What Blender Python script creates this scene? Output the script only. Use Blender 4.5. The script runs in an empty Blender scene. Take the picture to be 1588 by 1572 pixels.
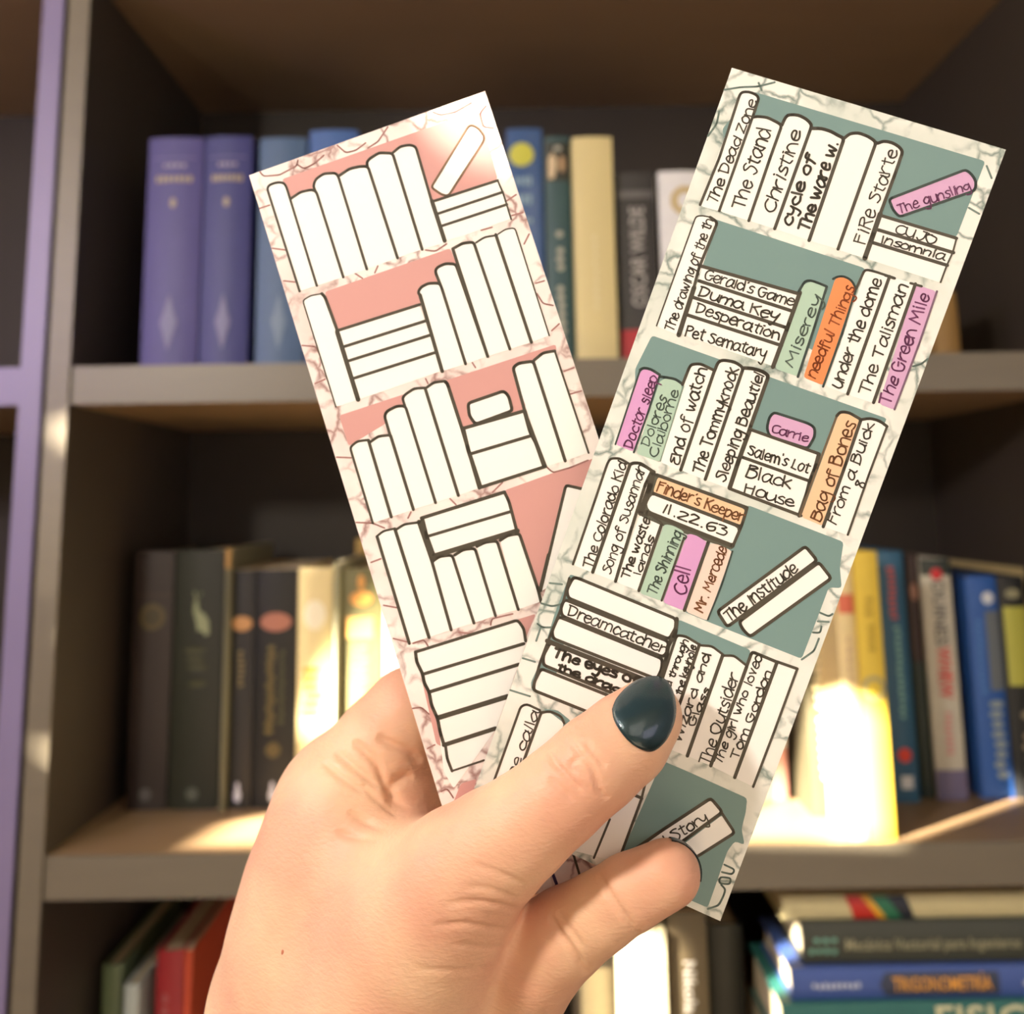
import bpy, math, random
import numpy as np
from mathutils import Vector, Matrix
random.seed(7)
sc = bpy.context.scene
COL = sc.collection
rad = math.radians

# ------------------------------------------------------------------ camera, world, lights, exposure
F_PX = 1590.0; PPX, PPY = 794.0, 520.0          # focal length and principal point in 1588 x 1572 pixels
CAM = Vector((0.0, 0.0, 1.45))
PITCH, ROLL = rad(9.3), rad(0.9)
_r0 = Vector((1, 0, 0)); FWD = Vector((0, math.cos(PITCH), math.sin(PITCH))); _u0 = Vector((0, -math.sin(PITCH), math.cos(PITCH)))
RGT = math.cos(ROLL) * _r0 - math.sin(ROLL) * _u0
UP = math.sin(ROLL) * _r0 + math.cos(ROLL) * _u0
cd = bpy.data.cameras.new('camera'); cam = bpy.data.objects.new('camera', cd); COL.objects.link(cam)
cam.matrix_world = Matrix(((RGT.x, UP.x, -FWD.x, CAM.x), (RGT.y, UP.y, -FWD.y, CAM.y), (RGT.z, UP.z, -FWD.z, CAM.z), (0, 0, 0, 1)))
cd.sensor_fit = 'HORIZONTAL'; cd.sensor_width = 36.0; cd.lens = 36.0 * F_PX / 1588.0
cd.shift_y = (PPY - 786.0) / 1588.0; cd.shift_x = 0.0
cd.clip_start = 0.01; cd.clip_end = 50
cd.dof.use_dof = True; cd.dof.focus_distance = 0.200; cd.dof.aperture_fstop = cd.lens / 2.3
sc.camera = cam

def cam2world(X, Y, Z):
    return CAM + RGT * X - UP * Y + FWD * Z
CAMM = Matrix(((RGT.x, -UP.x, FWD.x, CAM.x), (RGT.y, -UP.y, FWD.y, CAM.y), (RGT.z, -UP.z, FWD.z, CAM.z), (0, 0, 0, 1)))
def at(px, py, Y):                               # the point of the plane y = Y seen at a pixel of the photograph
    d = RGT * ((px - PPX) / F_PX) - UP * ((py - PPY) / F_PX) + FWD
    return CAM + d * ((Y - CAM.y) / d.y)
def at_z(px, py, z):
    d = RGT * ((px - PPX) / F_PX) - UP * ((py - PPY) / F_PX) + FWD
    return CAM + d * ((z - CAM.z) / d.z)

w = bpy.data.worlds.new('world'); sc.world = w; w.use_nodes = True
w.node_tree.nodes['Background'].inputs[0].default_value = (1.0, 0.95, 0.88, 1)
w.node_tree.nodes['Background'].inputs[1].default_value = 0.22
SUN_D = Vector((0.725, 0.544, -0.423)).normalized()
sd = bpy.data.lights.new('sun', 'SUN'); sd.energy = 72.0; sd.angle = rad(0.4); sd.color = (1.0, 0.88, 0.70)
sun = bpy.data.objects.new('sun', sd); COL.objects.link(sun)
sun.rotation_euler = SUN_D.to_track_quat('-Z', 'Y').to_euler(); sun.location = (-4, -3, 4)
def area(name, loc, target, size, power, color, sizey=None):
    l = bpy.data.lights.new(name, 'AREA'); l.energy = power; l.color = color; l.size = size
    if sizey: l.shape = 'RECTANGLE'; l.size_y = sizey
    o = bpy.data.objects.new(name, l); COL.objects.link(o); o.location = loc
    o.rotation_euler = (Vector(target) - Vector(loc)).to_track_quat('-Z', 'Y').to_euler()
    return o
area('key_light', (-0.54, -0.16, 1.78), (0.0, 0.19, 1.42), 0.07, 4.3, (1.0, 0.925, 0.83))  # added key light at the upper left, sets the thumb's shadow
area('room_fill', (0.25, -0.75, 1.80), (0.0, 0.9, 1.25), 0.8, 2.3, (1.0, 0.90, 0.80))  # added fill behind the camera, stands for ambient light
area('shelf_fill', (-0.72, 0.22, 1.78), (0.0, 0.85, 1.35), 0.4, 1.5, (1.0, 0.90, 0.76))  # added off-frame fill that brightens the shelves only
area('violet_lamp', (-0.75, 0.15, 1.70), (-0.42, 0.76, 1.56), 0.10, 0.9, (0.50, 0.30, 1.0))
area('violet_fill', (0.9, -0.6, 1.4), (0.0, 0.3, 1.4), 0.5, 1.2, (0.82, 0.76, 1.0))  # added violet fill from the right, tints the shaded skin
area('bounce_fill', (0.1, -0.45, 0.55), (0.0, 0.9, 1.6), 0.8, 3.0, (1.0, 0.74, 0.48))  # added area light standing in for warm bounce from below
vs = sc.view_settings; vs.view_transform = 'Standard'; vs.look = 'None'; vs.exposure = 0.35; vs.gamma = 1.0; vs.use_curve_mapping = False

# ------------------------------------------------------------------ materials
def srgb(r, g, b):
    f = lambda c: (c / 255 / 12.92) if c / 255 <= 0.04045 else ((c / 255 + 0.055) / 1.055) ** 2.4
    return (f(r), f(g), f(b), 1)
_M = {}
def mat(name, col, rough=0.5, noise=0.0, scale=60.0, bump=0.0, coat=0.0, metal=0.0, spec=0.5, sss=0.0, stretch=None):
    if name in _M: return _M[name]
    m = bpy.data.materials.new(name); m.use_nodes = True; nt = m.node_tree; b = nt.nodes['Principled BSDF']
    b.inputs['Roughness'].default_value = rough; b.inputs['Metallic'].default_value = metal
    b.inputs['Coat Weight'].default_value = coat; b.inputs['Specular IOR Level'].default_value = spec
    b.inputs['Base Color'].default_value = col
    if noise or bump:
        tc = nt.nodes.new('ShaderNodeTexCoord'); mp = nt.nodes.new('ShaderNodeMapping'); n = nt.nodes.new('ShaderNodeTexNoise')
        nt.links.new(tc.outputs['Object'], mp.inputs[0]); nt.links.new(mp.outputs[0], n.inputs['Vector'])
        n.inputs['Scale'].default_value = scale; n.inputs['Detail'].default_value = 6
        if stretch: mp.inputs['Scale'].default_value = stretch
        if noise:
            mr = nt.nodes.new('ShaderNodeMapRange'); mr.inputs['To Min'].default_value = 1 - noise; mr.inputs['To Max'].default_value = 1 + noise
            nt.links.new(n.outputs['Fac'], mr.inputs['Value'])
            mx = nt.nodes.new('ShaderNodeVectorMath'); mx.operation = 'SCALE'; mx.inputs[0].default_value = col[:3]
            nt.links.new(mr.outputs[0], mx.inputs['Scale']); nt.links.new(mx.outputs[0], b.inputs['Base Color'])
        if bump:
            bp = nt.nodes.new('ShaderNodeBump'); bp.inputs['Strength'].default_value = bump; bp.inputs['Distance'].default_value = 0.0005
            nt.links.new(n.outputs['Fac'], bp.inputs['Height']); nt.links.new(bp.outputs[0], b.inputs['Normal'])
    _M[name] = m
    return m

def marble(name, base, vein, soft, seed):
    m = bpy.data.materials.new(name); m.use_nodes = True; nt = m.node_tree; b = nt.nodes['Principled BSDF']; N = nt.nodes.new; Lk = nt.links.new
    b.inputs['Roughness'].default_value = 0.42
    tc = N('ShaderNodeTexCoord'); mp = N('ShaderNodeMapping'); mp.inputs['Location'].default_value = (seed, seed * .7, 0)
    Lk(tc.outputs['Object'], mp.inputs[0])
    n1 = N('ShaderNodeTexNoise'); n1.inputs['Scale'].default_value = 130; n1.inputs['Detail'].default_value = 4; Lk(mp.outputs[0], n1.inputs['Vector'])
    sub = N('ShaderNodeVectorMath'); sub.operation = 'SCALE'; sub.inputs['Scale'].default_value = 0.008; Lk(n1.outputs['Color'], sub.inputs[0])
    ad = N('ShaderNodeVectorMath'); Lk(mp.outputs[0], ad.inputs[0]); Lk(sub.outputs[0], ad.inputs[1])
    v = N('ShaderNodeTexVoronoi'); v.feature = 'DISTANCE_TO_EDGE'; v.inputs['Scale'].default_value = 170; Lk(ad.outputs[0], v.inputs['Vector'])
    r = N('ShaderNodeMapRange'); r.inputs['From Min'].default_value = 0.0; r.inputs['From Max'].default_value = 0.11; r.inputs['To Min'].default_value = 1; r.inputs['To Max'].default_value = 0; Lk(v.outputs['Distance'], r.inputs['Value'])
    n2 = N('ShaderNodeTexNoise'); n2.inputs['Scale'].default_value = 90; n2.inputs['Detail'].default_value = 3; Lk(mp.outputs[0], n2.inputs['Vector'])
    r2 = N('ShaderNodeMapRange'); r2.inputs['From Min'].default_value = 0.42; r2.inputs['From Max'].default_value = 0.58; Lk(n2.outputs['Fac'], r2.inputs['Value'])
    mu = N('ShaderNodeMath'); mu.operation = 'MULTIPLY'; Lk(r.outputs[0], mu.inputs[0]); Lk(r2.outputs[0], mu.inputs[1])
    mu2 = N('ShaderNodeMath'); mu2.operation = 'MULTIPLY'; mu2.inputs[1].default_value = 0.9; Lk(mu.outputs[0], mu2.inputs[0])
    n3 = N('ShaderNodeTexNoise'); n3.inputs['Scale'].default_value = 55; n3.inputs['Detail'].default_value = 3; Lk(ad.outputs[0], n3.inputs['Vector'])
    r3 = N('ShaderNodeMapRange'); r3.inputs['From Min'].default_value = 0.42; r3.inputs['From Max'].default_value = 0.75; Lk(n3.outputs['Fac'], r3.inputs['Value'])
    c1 = N('ShaderNodeMix'); c1.data_type = 'RGBA'; c1.inputs['A'].default_value = base; c1.inputs['B'].default_value = soft; Lk(r3.outputs[0], c1.inputs['Factor'])
    c2 = N('ShaderNodeMix'); c2.data_type = 'RGBA'; Lk(c1.outputs['Result'], c2.inputs['A']); c2.inputs['B'].default_value = vein; Lk(mu2.outputs[0], c2.inputs['Factor'])
    Lk(c2.outputs['Result'], b.inputs['Base Color'])
    return m
M_GREEN_CARD = marble('green_marble_card', srgb(238, 238, 230), srgb(108, 130, 122), srgb(198, 208, 198), 3.1)
M_PINK_CARD = marble('pink_marble_card', srgb(246, 236, 230), srgb(152, 108, 102), srgb(228, 206, 200), 8.4)
INK = {
 'white': srgb(248, 246, 241), 'teal': srgb(118, 148, 145), 'rose': srgb(208, 154, 148), 'ink': srgb(76, 71, 60), 'inkg': srgb(88, 88, 76),
 'inkteal': srgb(58, 70, 66), 'inkmint': srgb(138, 158, 142), 'inkpeach': srgb(110, 92, 72), 'inklilac': srgb(120, 92, 112), 'inkl': srgb(120, 96, 76),
 'inkv': srgb(46, 30, 78), 'inkgr': srgb(92, 108, 98), 'inkor': srgb(160, 82, 40), 'inkmag': srgb(118, 62, 104), 'inkbr': srgb(128, 84, 52),
 'lilac': srgb(212, 168, 204), 'lilac2': srgb(214, 158, 206), 'mint': srgb(176, 204, 184), 'orange': srgb(236, 144, 88), 'peach': srgb(240, 200, 160), 'blush': srgb(240, 212, 198),
 'veing': srgb(112, 132, 124), 'veinp': srgb(164, 118, 112)}
def ink(c): return mat('print_' + c, INK[c], rough=0.5 if not c.startswith('ink') else 0.4)

# ------------------------------------------------------------------ object helpers
def link(name, me, m=None, parent=None, **props):
    o = bpy.data.objects.new(name, me)
    if m is not None:
        for x in (m if isinstance(m, (list, tuple)) else [m]): me.materials.append(x)
    COL.objects.link(o)
    if parent is not None: o.parent = parent
    for k, v in props.items(): o[k] = v
    return o
def mesh(verts, faces, mi=None, smooth=False):
    me = bpy.data.meshes.new('mesh'); me.from_pydata([tuple(v) for v in verts], [], faces)
    if mi is not None: me.polygons.foreach_set('material_index', mi)
    if smooth: me.polygons.foreach_set('use_smooth', [True] * len(me.polygons))
    me.update(); return me
def empty(name, loc=(0, 0, 0), rot=(0, 0, 0), **props):
    o = bpy.data.objects.new(name, None); COL.objects.link(o); o.location = loc; o.rotation_euler = rot; o.empty_display_size = .02
    for k, v in props.items(): o[k] = v
    return o
def box(x0, x1, y0, y1, z0, z1, bev=0.0):
    if bev <= 0:
        v = [(x, y, z) for x in (x0, x1) for y in (y0, y1) for z in (z0, z1)]
        return v, [(0, 1, 3, 2), (4, 6, 7, 5), (0, 4, 5, 1), (2, 3, 7, 6), (0, 2, 6, 4), (1, 5, 7, 3)]
    import bmesh
    bm = bmesh.new(); bmesh.ops.create_cube(bm, size=1)
    for q in bm.verts:
        q.co = Vector((x0 + (q.co.x + .5) * (x1 - x0), y0 + (q.co.y + .5) * (y1 - y0), z0 + (q.co.z + .5) * (z1 - z0)))
    bmesh.ops.bevel(bm, geom=list(bm.edges), offset=bev, segments=2, affect='EDGES', profile=.7)
    bm.verts.index_update(); v = [tuple(q.co) for q in bm.verts]; f = [tuple(q.index for q in p.verts) for p in bm.faces]; bm.free()
    return v, f
def box_obj(name, b, m, parent=None, bev=0.0, **props):
    v, f = box(*b, bev=bev); return link(name, mesh(v, f), m, parent, **props)

GREEN_POSE=([0.04347, -0.05291, 0.20268],[[0.92662, -0.33114, 0.17809], [0.33352, 0.94258, 0.01729], [-0.17359, 0.04338, 0.98386]],0.05362,0.15848)
GREEN_ART="""
p teal 0 5.5,3.27 50.87,3.18 50.72,18.44 35.73,19.13 8.89,23.31 2.26,12.03
p teal 0 6.12,29.32 37.04,29.32 37.12,48.29 7.74,42.55
p teal 0 2.91,55.1 50.37,55.2 49.92,57.48 41.41,78.64 26.32,76.38 3.22,65.93 2.02,62.53
p teal 0 31.5,80.19 50.68,80.36 51.64,85.17 53.29,88.83 51.03,89.62 51.02,95.1 50.91,104.48 31.82,104.52 26.97,104.42 29.74,90.82
p teal 0 3.54,105.84 5.56,105.96 8.1,129.44 4.28,131.07 3.46,129.53 3.87,125.06 3.34,114.58
p teal 0 26.5,106.26 41.45,106.58 42.11,110.19 28.04,112.42
p teal 0 32.91,133.66 37.99,133.66 50.37,133.91 51.03,136.48 51.39,139.96 52.95,142.63 51,142.73 50.35,145.12 50.48,151.85 50.56,157.06 44.78,157.13 31.6,156.08
p teal 0 7.57,133.5 10.42,132.54 13.69,133.55 12.91,136.55 11.87,135.13
p white 0 3.28,27.77 3.19,4.61 3.37,4.05 4.7,3.56 6.25,3.67 6.99,4.21 7.28,27.6
p white 0 7.28,27.6 7.07,8.12 7.9,7.66 9.77,7.28 11.88,7.64 13.02,8.04 13.18,27.57
p white 0 13.18,27.57 12.98,6.53 13.63,5.57 15.19,5.09 17.02,5.4 18.27,6.15 18.39,27.5
p white 0 18.39,27.5 18.37,7.12 20.27,6.27 22.23,6.29 23.82,6.66 25.15,7 25.32,27.59
p white 0 25.32,27.59 25.15,7 25.63,5.59 27.11,5 29.09,5.13 30.93,5.92 30.89,27.48
p white 0 31.03,27.67 30.99,6.25 32.05,5.17 33.63,4.91 35.19,5.29 36,5.9 36.12,18.82 36.29,27.52
p white 0 36.15,18.93 50.82,18.64 51.04,21.29 50.93,24.29 50.89,27.52 36.29,27.52
p lilac 0 36.7,15.38 48.07,5.75 49.42,6.3 50.61,7.39 50.94,9 39.65,18.02 38.16,17.15
s ink 0.537 3.19,27.54 3.63,17.64 3.23,4.73 3.48,4.01 4.7,3.56 6.25,3.67 6.99,4.21 7.07,8.12 7.12,27.53
s ink 0.581 7.07,8.12 7.9,7.66 9.77,7.28 11.88,7.64 12.93,7.94 12.95,14.91 13.18,27.57
s ink 0.627 12.93,7.94 13.08,6.12 13.62,5.53 15.19,5.09 17.02,5.4 18.31,6.13 18.37,7.12 18.39,27.5
s ink 0.671 18.55,6.81 20.27,6.27 22.23,6.29 23.82,6.66 24.96,6.81 25.32,27.59
s ink 0.62 24.96,6.81 25.64,5.64 27.11,5 29.09,5.13 30.85,5.7 31,27.45
s ink 0.617 30.87,5.79 31.13,5.96 32.03,5.12 33.63,4.91 35.19,5.29 36.11,5.99 36.18,10.82 36.12,18.82
s ink 0.947 36.14,18.56 36.24,23.28 36.29,27.52
s inkteal 0.52 36.7,15.38 48.07,5.75 49.42,6.3 50.61,7.39 50.94,9 39.65,18.02 38.16,17.15 36.7,15.38
s ink 0.615 36.12,18.82 50.81,18.6
s ink 0.663 36.84,21.58 51.19,21.36
s ink 0.663 36.57,24.22 50.94,23.99
s ink 0.327 50.81,18.6 51.04,21.29 50.85,24.07 50.85,27.41
p white 0 3.17,53.11 3.17,29.93 4.38,29.4 6.63,29.3 7.55,29.77 7.85,53.27
p white 0 7.68,38.73 26.96,38.13 27.13,52.96 8.38,52.96
p mint 0 27.15,36.01 28.26,34.99 31.15,34.89 31.85,36.54 32.24,53.26 27.56,53.29
p orange 0 32.41,32.94 33.59,32.16 35.16,32.5 36.6,33.51 37.12,53.26 33.15,53.06
p white 0 37.04,29.6 40.81,29.44 41.82,29.59 42.01,53.38 37.6,53.22 37.57,49.69 37.26,33.66
p white 0 41.74,29.37 46.66,29.18 47.03,53.3 42.01,53.38
p lilac 0 46.7,29.29 50.7,29.28 51.05,53.21 48.02,53.07
s ink 0.294 3.13,52.99 3.17,29.93 4.38,29.4 5.85,29.25
s ink 0.585 5.85,29.25 7.54,29.72 7.16,39.42 7.67,45.18
s ink 0.927 7.55,43.41 7.85,53.27
s ink 0.683 7,38.96 26.92,38.01
s ink 0.683 8.01,41.84 26.7,41.59
s ink 0.683 7.71,45.3 26.67,45.01
s ink 0.684 7.98,48.95 27.2,48.6
s ink 0.815 27.06,37.71 27.1,44.81 27.06,53.11
s inkteal 0.479 26.76,37.56 27.2,35.33 28.12,34.81 29.71,34.82 31.35,34.96
s inkteal 0.477 31.42,34.97 31.85,43.12 32.13,53.3
s inkteal 0.429 32.02,33.2 32.73,32.45 33.79,32.04 35.34,32.31 36.69,33.56 37.14,42.26 37.2,53.49
s ink 0.475 36.71,33.6 37.01,29.53 38.87,29.35 41.03,29.36
s ink 0.614 41.74,29.37 41.97,53.27
s ink 0.567 40.92,29.4 42.71,29.41
s ink 0.611 46.66,29.18 46.99,53.19
s ink 0.471 45.78,29.35 47.87,29.26
s inklilac 0.375 50.8,29.24 51.09,39.82 51.01,53.1
p lilac2 0 3.22,62.29 4.32,61.77 6.17,61.88 7.06,62.21 7.19,78.23 3.36,78.1
p mint 0 7.39,63.13 8.55,62.06 10.57,61.98 11.92,62.53 12.78,78.34 7.88,78.37
p white 0 11.94,58.63 12.23,58.01 13.77,57.33 16.8,57.66 16.92,78.47 12.89,78.3
p white 0 16.8,57.66 16.75,55.74 17.79,55.11 21.91,55.04 22.27,78.5 17.15,78.38
p white 0 21.95,55.16 23.43,54.75 26.85,54.92 27.28,78.4 22.27,78.5
p white 0 27.17,66.19 40.65,66 41.05,68.51 41.3,78.61 27.23,78.4
p lilac 0 30.26,61.59 37.07,61.36 38.38,61.64 38.83,63.25 38.35,65.72 31.04,65.9 30.01,64.75 29.81,62.78
p peach 0 41.7,57.24 42.94,56.65 45.65,57.17 45.98,59.82 46.15,78.88 41.7,78.71
p white 0 46.01,57.16 47.37,56.28 50.73,56.66 51,58.45 51.09,78.85 46.19,78.99
s inkteal 0.345 3.36,78.1 2.99,62.38
s inkteal 0.541 2.99,62.38 3.53,61.71 5.01,61.52 6.98,61.98
s inkteal 0.392 7.02,62.09 7.32,70.2 7.34,78.31
s inkteal 0.539 7.1,62.33 8.53,61.99 10.22,61.72 11.8,62.18
s inkmint 0.244 12.14,62.45 12.81,78.07
s ink 0.586 11.84,62.3 11.94,58.63 12.19,57.89 13.73,57.21 16.76,57.54
s ink 0.631 16.76,57.54 17.15,78.38
s ink 0.631 16.8,57.66 16.86,55.7 17.64,55.03 19.88,54.62 21.81,55.13 22.23,78.39
s ink 0.725 21.84,55.2 23.41,54.7 25.36,54.57 26.85,54.92 26.92,66.05 27.24,78.29
s inkteal 0.528 30.18,61.36 36.99,61.14 38.39,61.51 38.94,63.21 38.5,65.79 30.97,66.06 29.95,64.77 29.67,62.57 30.18,61.36
s ink 0.627 27.13,66.08 40.65,66
s ink 0.627 27.5,71.73 40.66,71.59
s ink 0.628 27.23,78.4 41.62,78.48
s ink 0.868 27.02,66.12 27.01,72.81 27.19,78.29
s ink 0.762 40.79,66.07 41.02,68.78 40.95,71.35 41.2,73.8 41.3,78.61
s inkpeach 0.38 41.46,57.96 41.4,68.13 41.41,78.57
s ink 0.57 41.46,57.96 41.83,56.94 43.38,56.54 45.72,57.02
s ink 0.615 45.9,57.2 46.1,66.34 46.19,78.99
s ink 0.568 45.97,57.05 47.36,56.23 49.22,56.09 50.8,56.64
s ink 0.424 50.8,56.64 50.75,66.59 50.95,78.78
p white 0 3.25,81.78 3.96,80.85 7.48,80.83 7.72,103.94 3.49,103.91
p white 0 7.6,81.18 8.09,80.73 9.38,79.98 11.96,80.7 12.53,103.86 7.72,103.94
p white 0 12.59,89.76 14.59,88.85 17.19,89.66 17.61,103.92 12.69,103.93
p inkg 0 11.8,80.63 13.52,80.76 31.49,80.72 31.73,89.53 17.32,90.01 12.59,89.76
p peach 0 13.42,81.19 31.39,81.15 31.55,84.44 13.53,84.41
p white 0 13.47,84.96 31.27,85.06 31.64,86.47 31.43,88.36 14.08,88.13 13.17,87.17
p mint 0 17.69,89.6 19.34,89.21 21.88,89.53 22.11,91.26 22.32,104.11 17.74,104.26
p lilac2 0 22.56,89.65 24.24,89.38 26.83,89.91 27.09,104.26 22.62,104.25
p blush 0 27.31,89.85 28.83,89.51 31.81,89.76 31.83,104.4 27.35,104.28
s ink 0.496 3.45,103.79 3.29,90.73 3.14,82.21 3.39,81.07 5.12,80.41 7.48,80.83
s ink 0.689 7.45,80.97 7.68,103.82
s ink 0.639 7.48,80.83 7.94,80.31 9.34,79.86 11.88,80.47
s ink 0.637 11.92,80.59 11.6,83.32 11.98,93.15 12.53,103.86
s ink 0.392 12.78,89.55 14.57,88.78 17,89.48
s ink 0.685 13.07,80.93 31.49,80.72
s ink 0.637 13.6,84.6 31.37,84.64
s ink 0.833 13.59,88.58 31.44,88.74
s ink 0.578 31.6,80.68 31.77,84.35 31.55,88.7
s ink 1.127 12.23,80.73 12.61,83.98 12.65,89.21
s ink 0.635 17.24,89.78 17.46,103.85
s ink 0.438 22.21,90.7 22.26,97.46 22.28,104
s ink 0.679 26.9,89.76 27.05,104.14
s inkteal 0.338 31.81,89.76 32.1,96.63 31.86,104.13
p white 0 33.16,101.89 44.39,83.86 47.22,85.67 35.76,103.94
s ink 0.628 33.05,101.93 44.35,83.75 47.28,85.52 35.8,104.05 33.05,101.93
p white 0 37.7,102.36 47.8,85.95 50.72,87.71 40.43,104.08 38.94,103.4
s ink 0.626 37.56,102.29 47.72,85.72 50.87,87.77 40.47,104.19 38.84,103.45 37.56,102.29
p white 0 4.37,106.31 5.33,106.05 26.07,106.33 26.63,107.93 26.18,110.61 4.81,110.52 3.99,109.12
s ink 0.645 4.37,106.31 5.33,106.05 26.07,106.33 26.63,107.93 26.18,110.61 4.81,110.52 3.99,109.12 4.37,106.31
p white 0 4.21,111.08 26.23,111.11 26.69,113.15 26.24,114.38 4.81,114.38 4.08,112.94
s ink 0.645 4.21,111.08 26.23,111.11 26.69,113.15 26.24,114.38 4.81,114.38 4.08,112.94 4.21,111.08
p white 0 4.21,114.81 26.25,114.77 26.82,116.76 26.58,118.97 4.72,119.36 3.99,118.06
s ink 0.646 4.21,114.81 26.25,114.77 26.82,116.76 26.58,118.97 4.72,119.36 3.99,118.06 4.21,114.81
p white 0 4.45,120.32 26.76,120.2 27.41,124.93 4.65,125.14 4.02,123.39
s ink 0.646 4.45,120.32 26.76,120.2 27.41,124.93 4.65,125.14 4.02,123.39 4.45,120.32
p white 0 4.48,126.01 25.09,125.66 24.15,130.29 4.49,130.7 4.07,129
s ink 0.647 4.48,126.01 25.09,125.66 24.15,130.29 4.49,130.7 4.07,129 4.48,126.01
s ink 0.995 3.77,120.28 27.96,119.96
s ink 0.827 26.22,106.27 26.92,109.12 26.4,111.96 26.9,114.11 27.39,118.36
s ink 0.546 3.71,106.7 4.23,112.62 3.97,118.6 3.87,125.06 4.26,130.27
p white 0 27.26,109.48 29.15,109.09 31.92,109.38 36.88,130.92 30.78,130.95 27.6,118.38
p white 0 32.07,109.45 34.17,108.96 36.88,109.52 37.1,130.82 32.05,130.93
p white 0 37.07,109.71 38.92,108.93 41.77,109.94 41.89,130.81 37.1,130.82
p white 0 41.68,106.87 43.31,106.58 46.88,106.9 47.02,131.16 41.89,130.81
p white 0 46.88,106.9 50.69,106.58 50.69,131.35 47.02,131.16
s ink 0.536 27.6,118.38 27.3,109.59 27.66,109.18 29.07,108.86 31.98,109.35
s ink 0.63 31.98,109.35 32.3,120.84 32.21,131.38
s ink 0.484 32.3,109.4 34.33,108.71 36.79,109.43
s ink 0.676 36.83,109.54 37.1,130.82
s ink 0.483 37.03,109.59 38.88,108.82 41.69,109.72
s ink 0.673 41.81,109.92 41.89,130.81
s ink 0.625 41.81,109.92 41.77,106.76 46.86,106.85
s ink 0.669 46.84,106.91 46.87,131.09
s ink 0.574 46.84,106.78 50.77,106.6
s ink 0.476 50.77,106.6 50.8,119.4 50.69,131.35
p white 0 3.33,134.77 4.53,133.99 7.38,134.11 7.58,159.11 3.02,151.66
p white 0 7.67,134.53 9.2,133.6 12.44,134.49 12.63,158.18 7.58,159.11
s ink 0.501 3.16,154.31 3.2,134.77 4.21,133.86 7.07,133.98
s ink 0.597 7.47,134.34 7.4,157.84
s ink 0.497 7.34,134.35 9.1,133.32 11.52,133.41 12.48,134.47
p white 0 21.97,143.65 30.03,142.2 31.76,142.35 31.71,156.03 19.26,158.25
s ink 0.537 31.69,142.38 31.63,155.8
s ink 0.442 27.29,148.73 26.95,157.28
s ink 0.636 29.79,142.25 31.71,142.24
s ink 0.487 32.91,133.66 31.28,138.47 31.69,142.38
p white 0 44.09,136.98 46.83,138.36 38.48,153.71 33.67,152.47
s ink 0.635 33.67,152.47 37.46,146.52 44.01,136.75 46.96,138.36 42.05,146.54 39.07,151.06
p white 0 47.14,138.87 50.3,141.1 45.97,147.64 40.52,155.15 38.48,153.71
s ink 0.578 46.93,138.63 50.44,141.16 46.15,147.43 41.24,154.29
s veing 0.385 50.68,147.84 52.82,147.9 52.71,148.99 50.73,149.38
s veing 0.385 50.72,150.43 52.73,149.76 52.92,150.98 50.91,151.66 50.72,150.43
s veing 0.385 51.46,151.79 52.48,152.23 52.56,153.5 52.34,155.7 50.64,157.28
s veing 0.38 51.15,94.79 52.87,94.86 53.35,94.15
s veing 0.38 51.28,96.53 53.22,95.86
s veing 0.38 51.14,98.89 52.45,98.47 52.23,97.16
s veing 0.381 50.95,104.6 52.53,102.15 52.59,99.57
s veing 0.39 0.02,4.56 2.82,3.2 5.95,2.11 8.82,0.35
s veing 0.387 5.93,1.36 6.98,2.56
s veing 0.39 0.53,8.88 0.89,11.33 0.11,14.14
s veing 0.372 51.38,3.95 52.98,5.88
s veing 0.373 50.98,12.43 53.13,12.95
s veing 0.376 51.44,44.19 52.75,43.22 53.49,41.96
s veing 0.398 0.33,109.13 2.74,108.43
s veing 0.399 -0.21,113.62 2.37,113.37 4.06,112.15
s veing 0.399 0.74,117.79 1.92,118.1 3.79,117.34
s veing 0.399 1.61,117.97 1.67,121.15
s veing 0.4 0.27,125.49 2.86,125.22
s veing 0.4 0.1,132.57 4.26,132.15
"""
PINK_POSE=([-0.05802, -0.03531, 0.22619],[[0.9447, 0.30631, 0.11714], [-0.3129, 0.94885, 0.04225], [-0.0982, -0.07657, 0.99222]],0.05527,0.16361)
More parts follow.
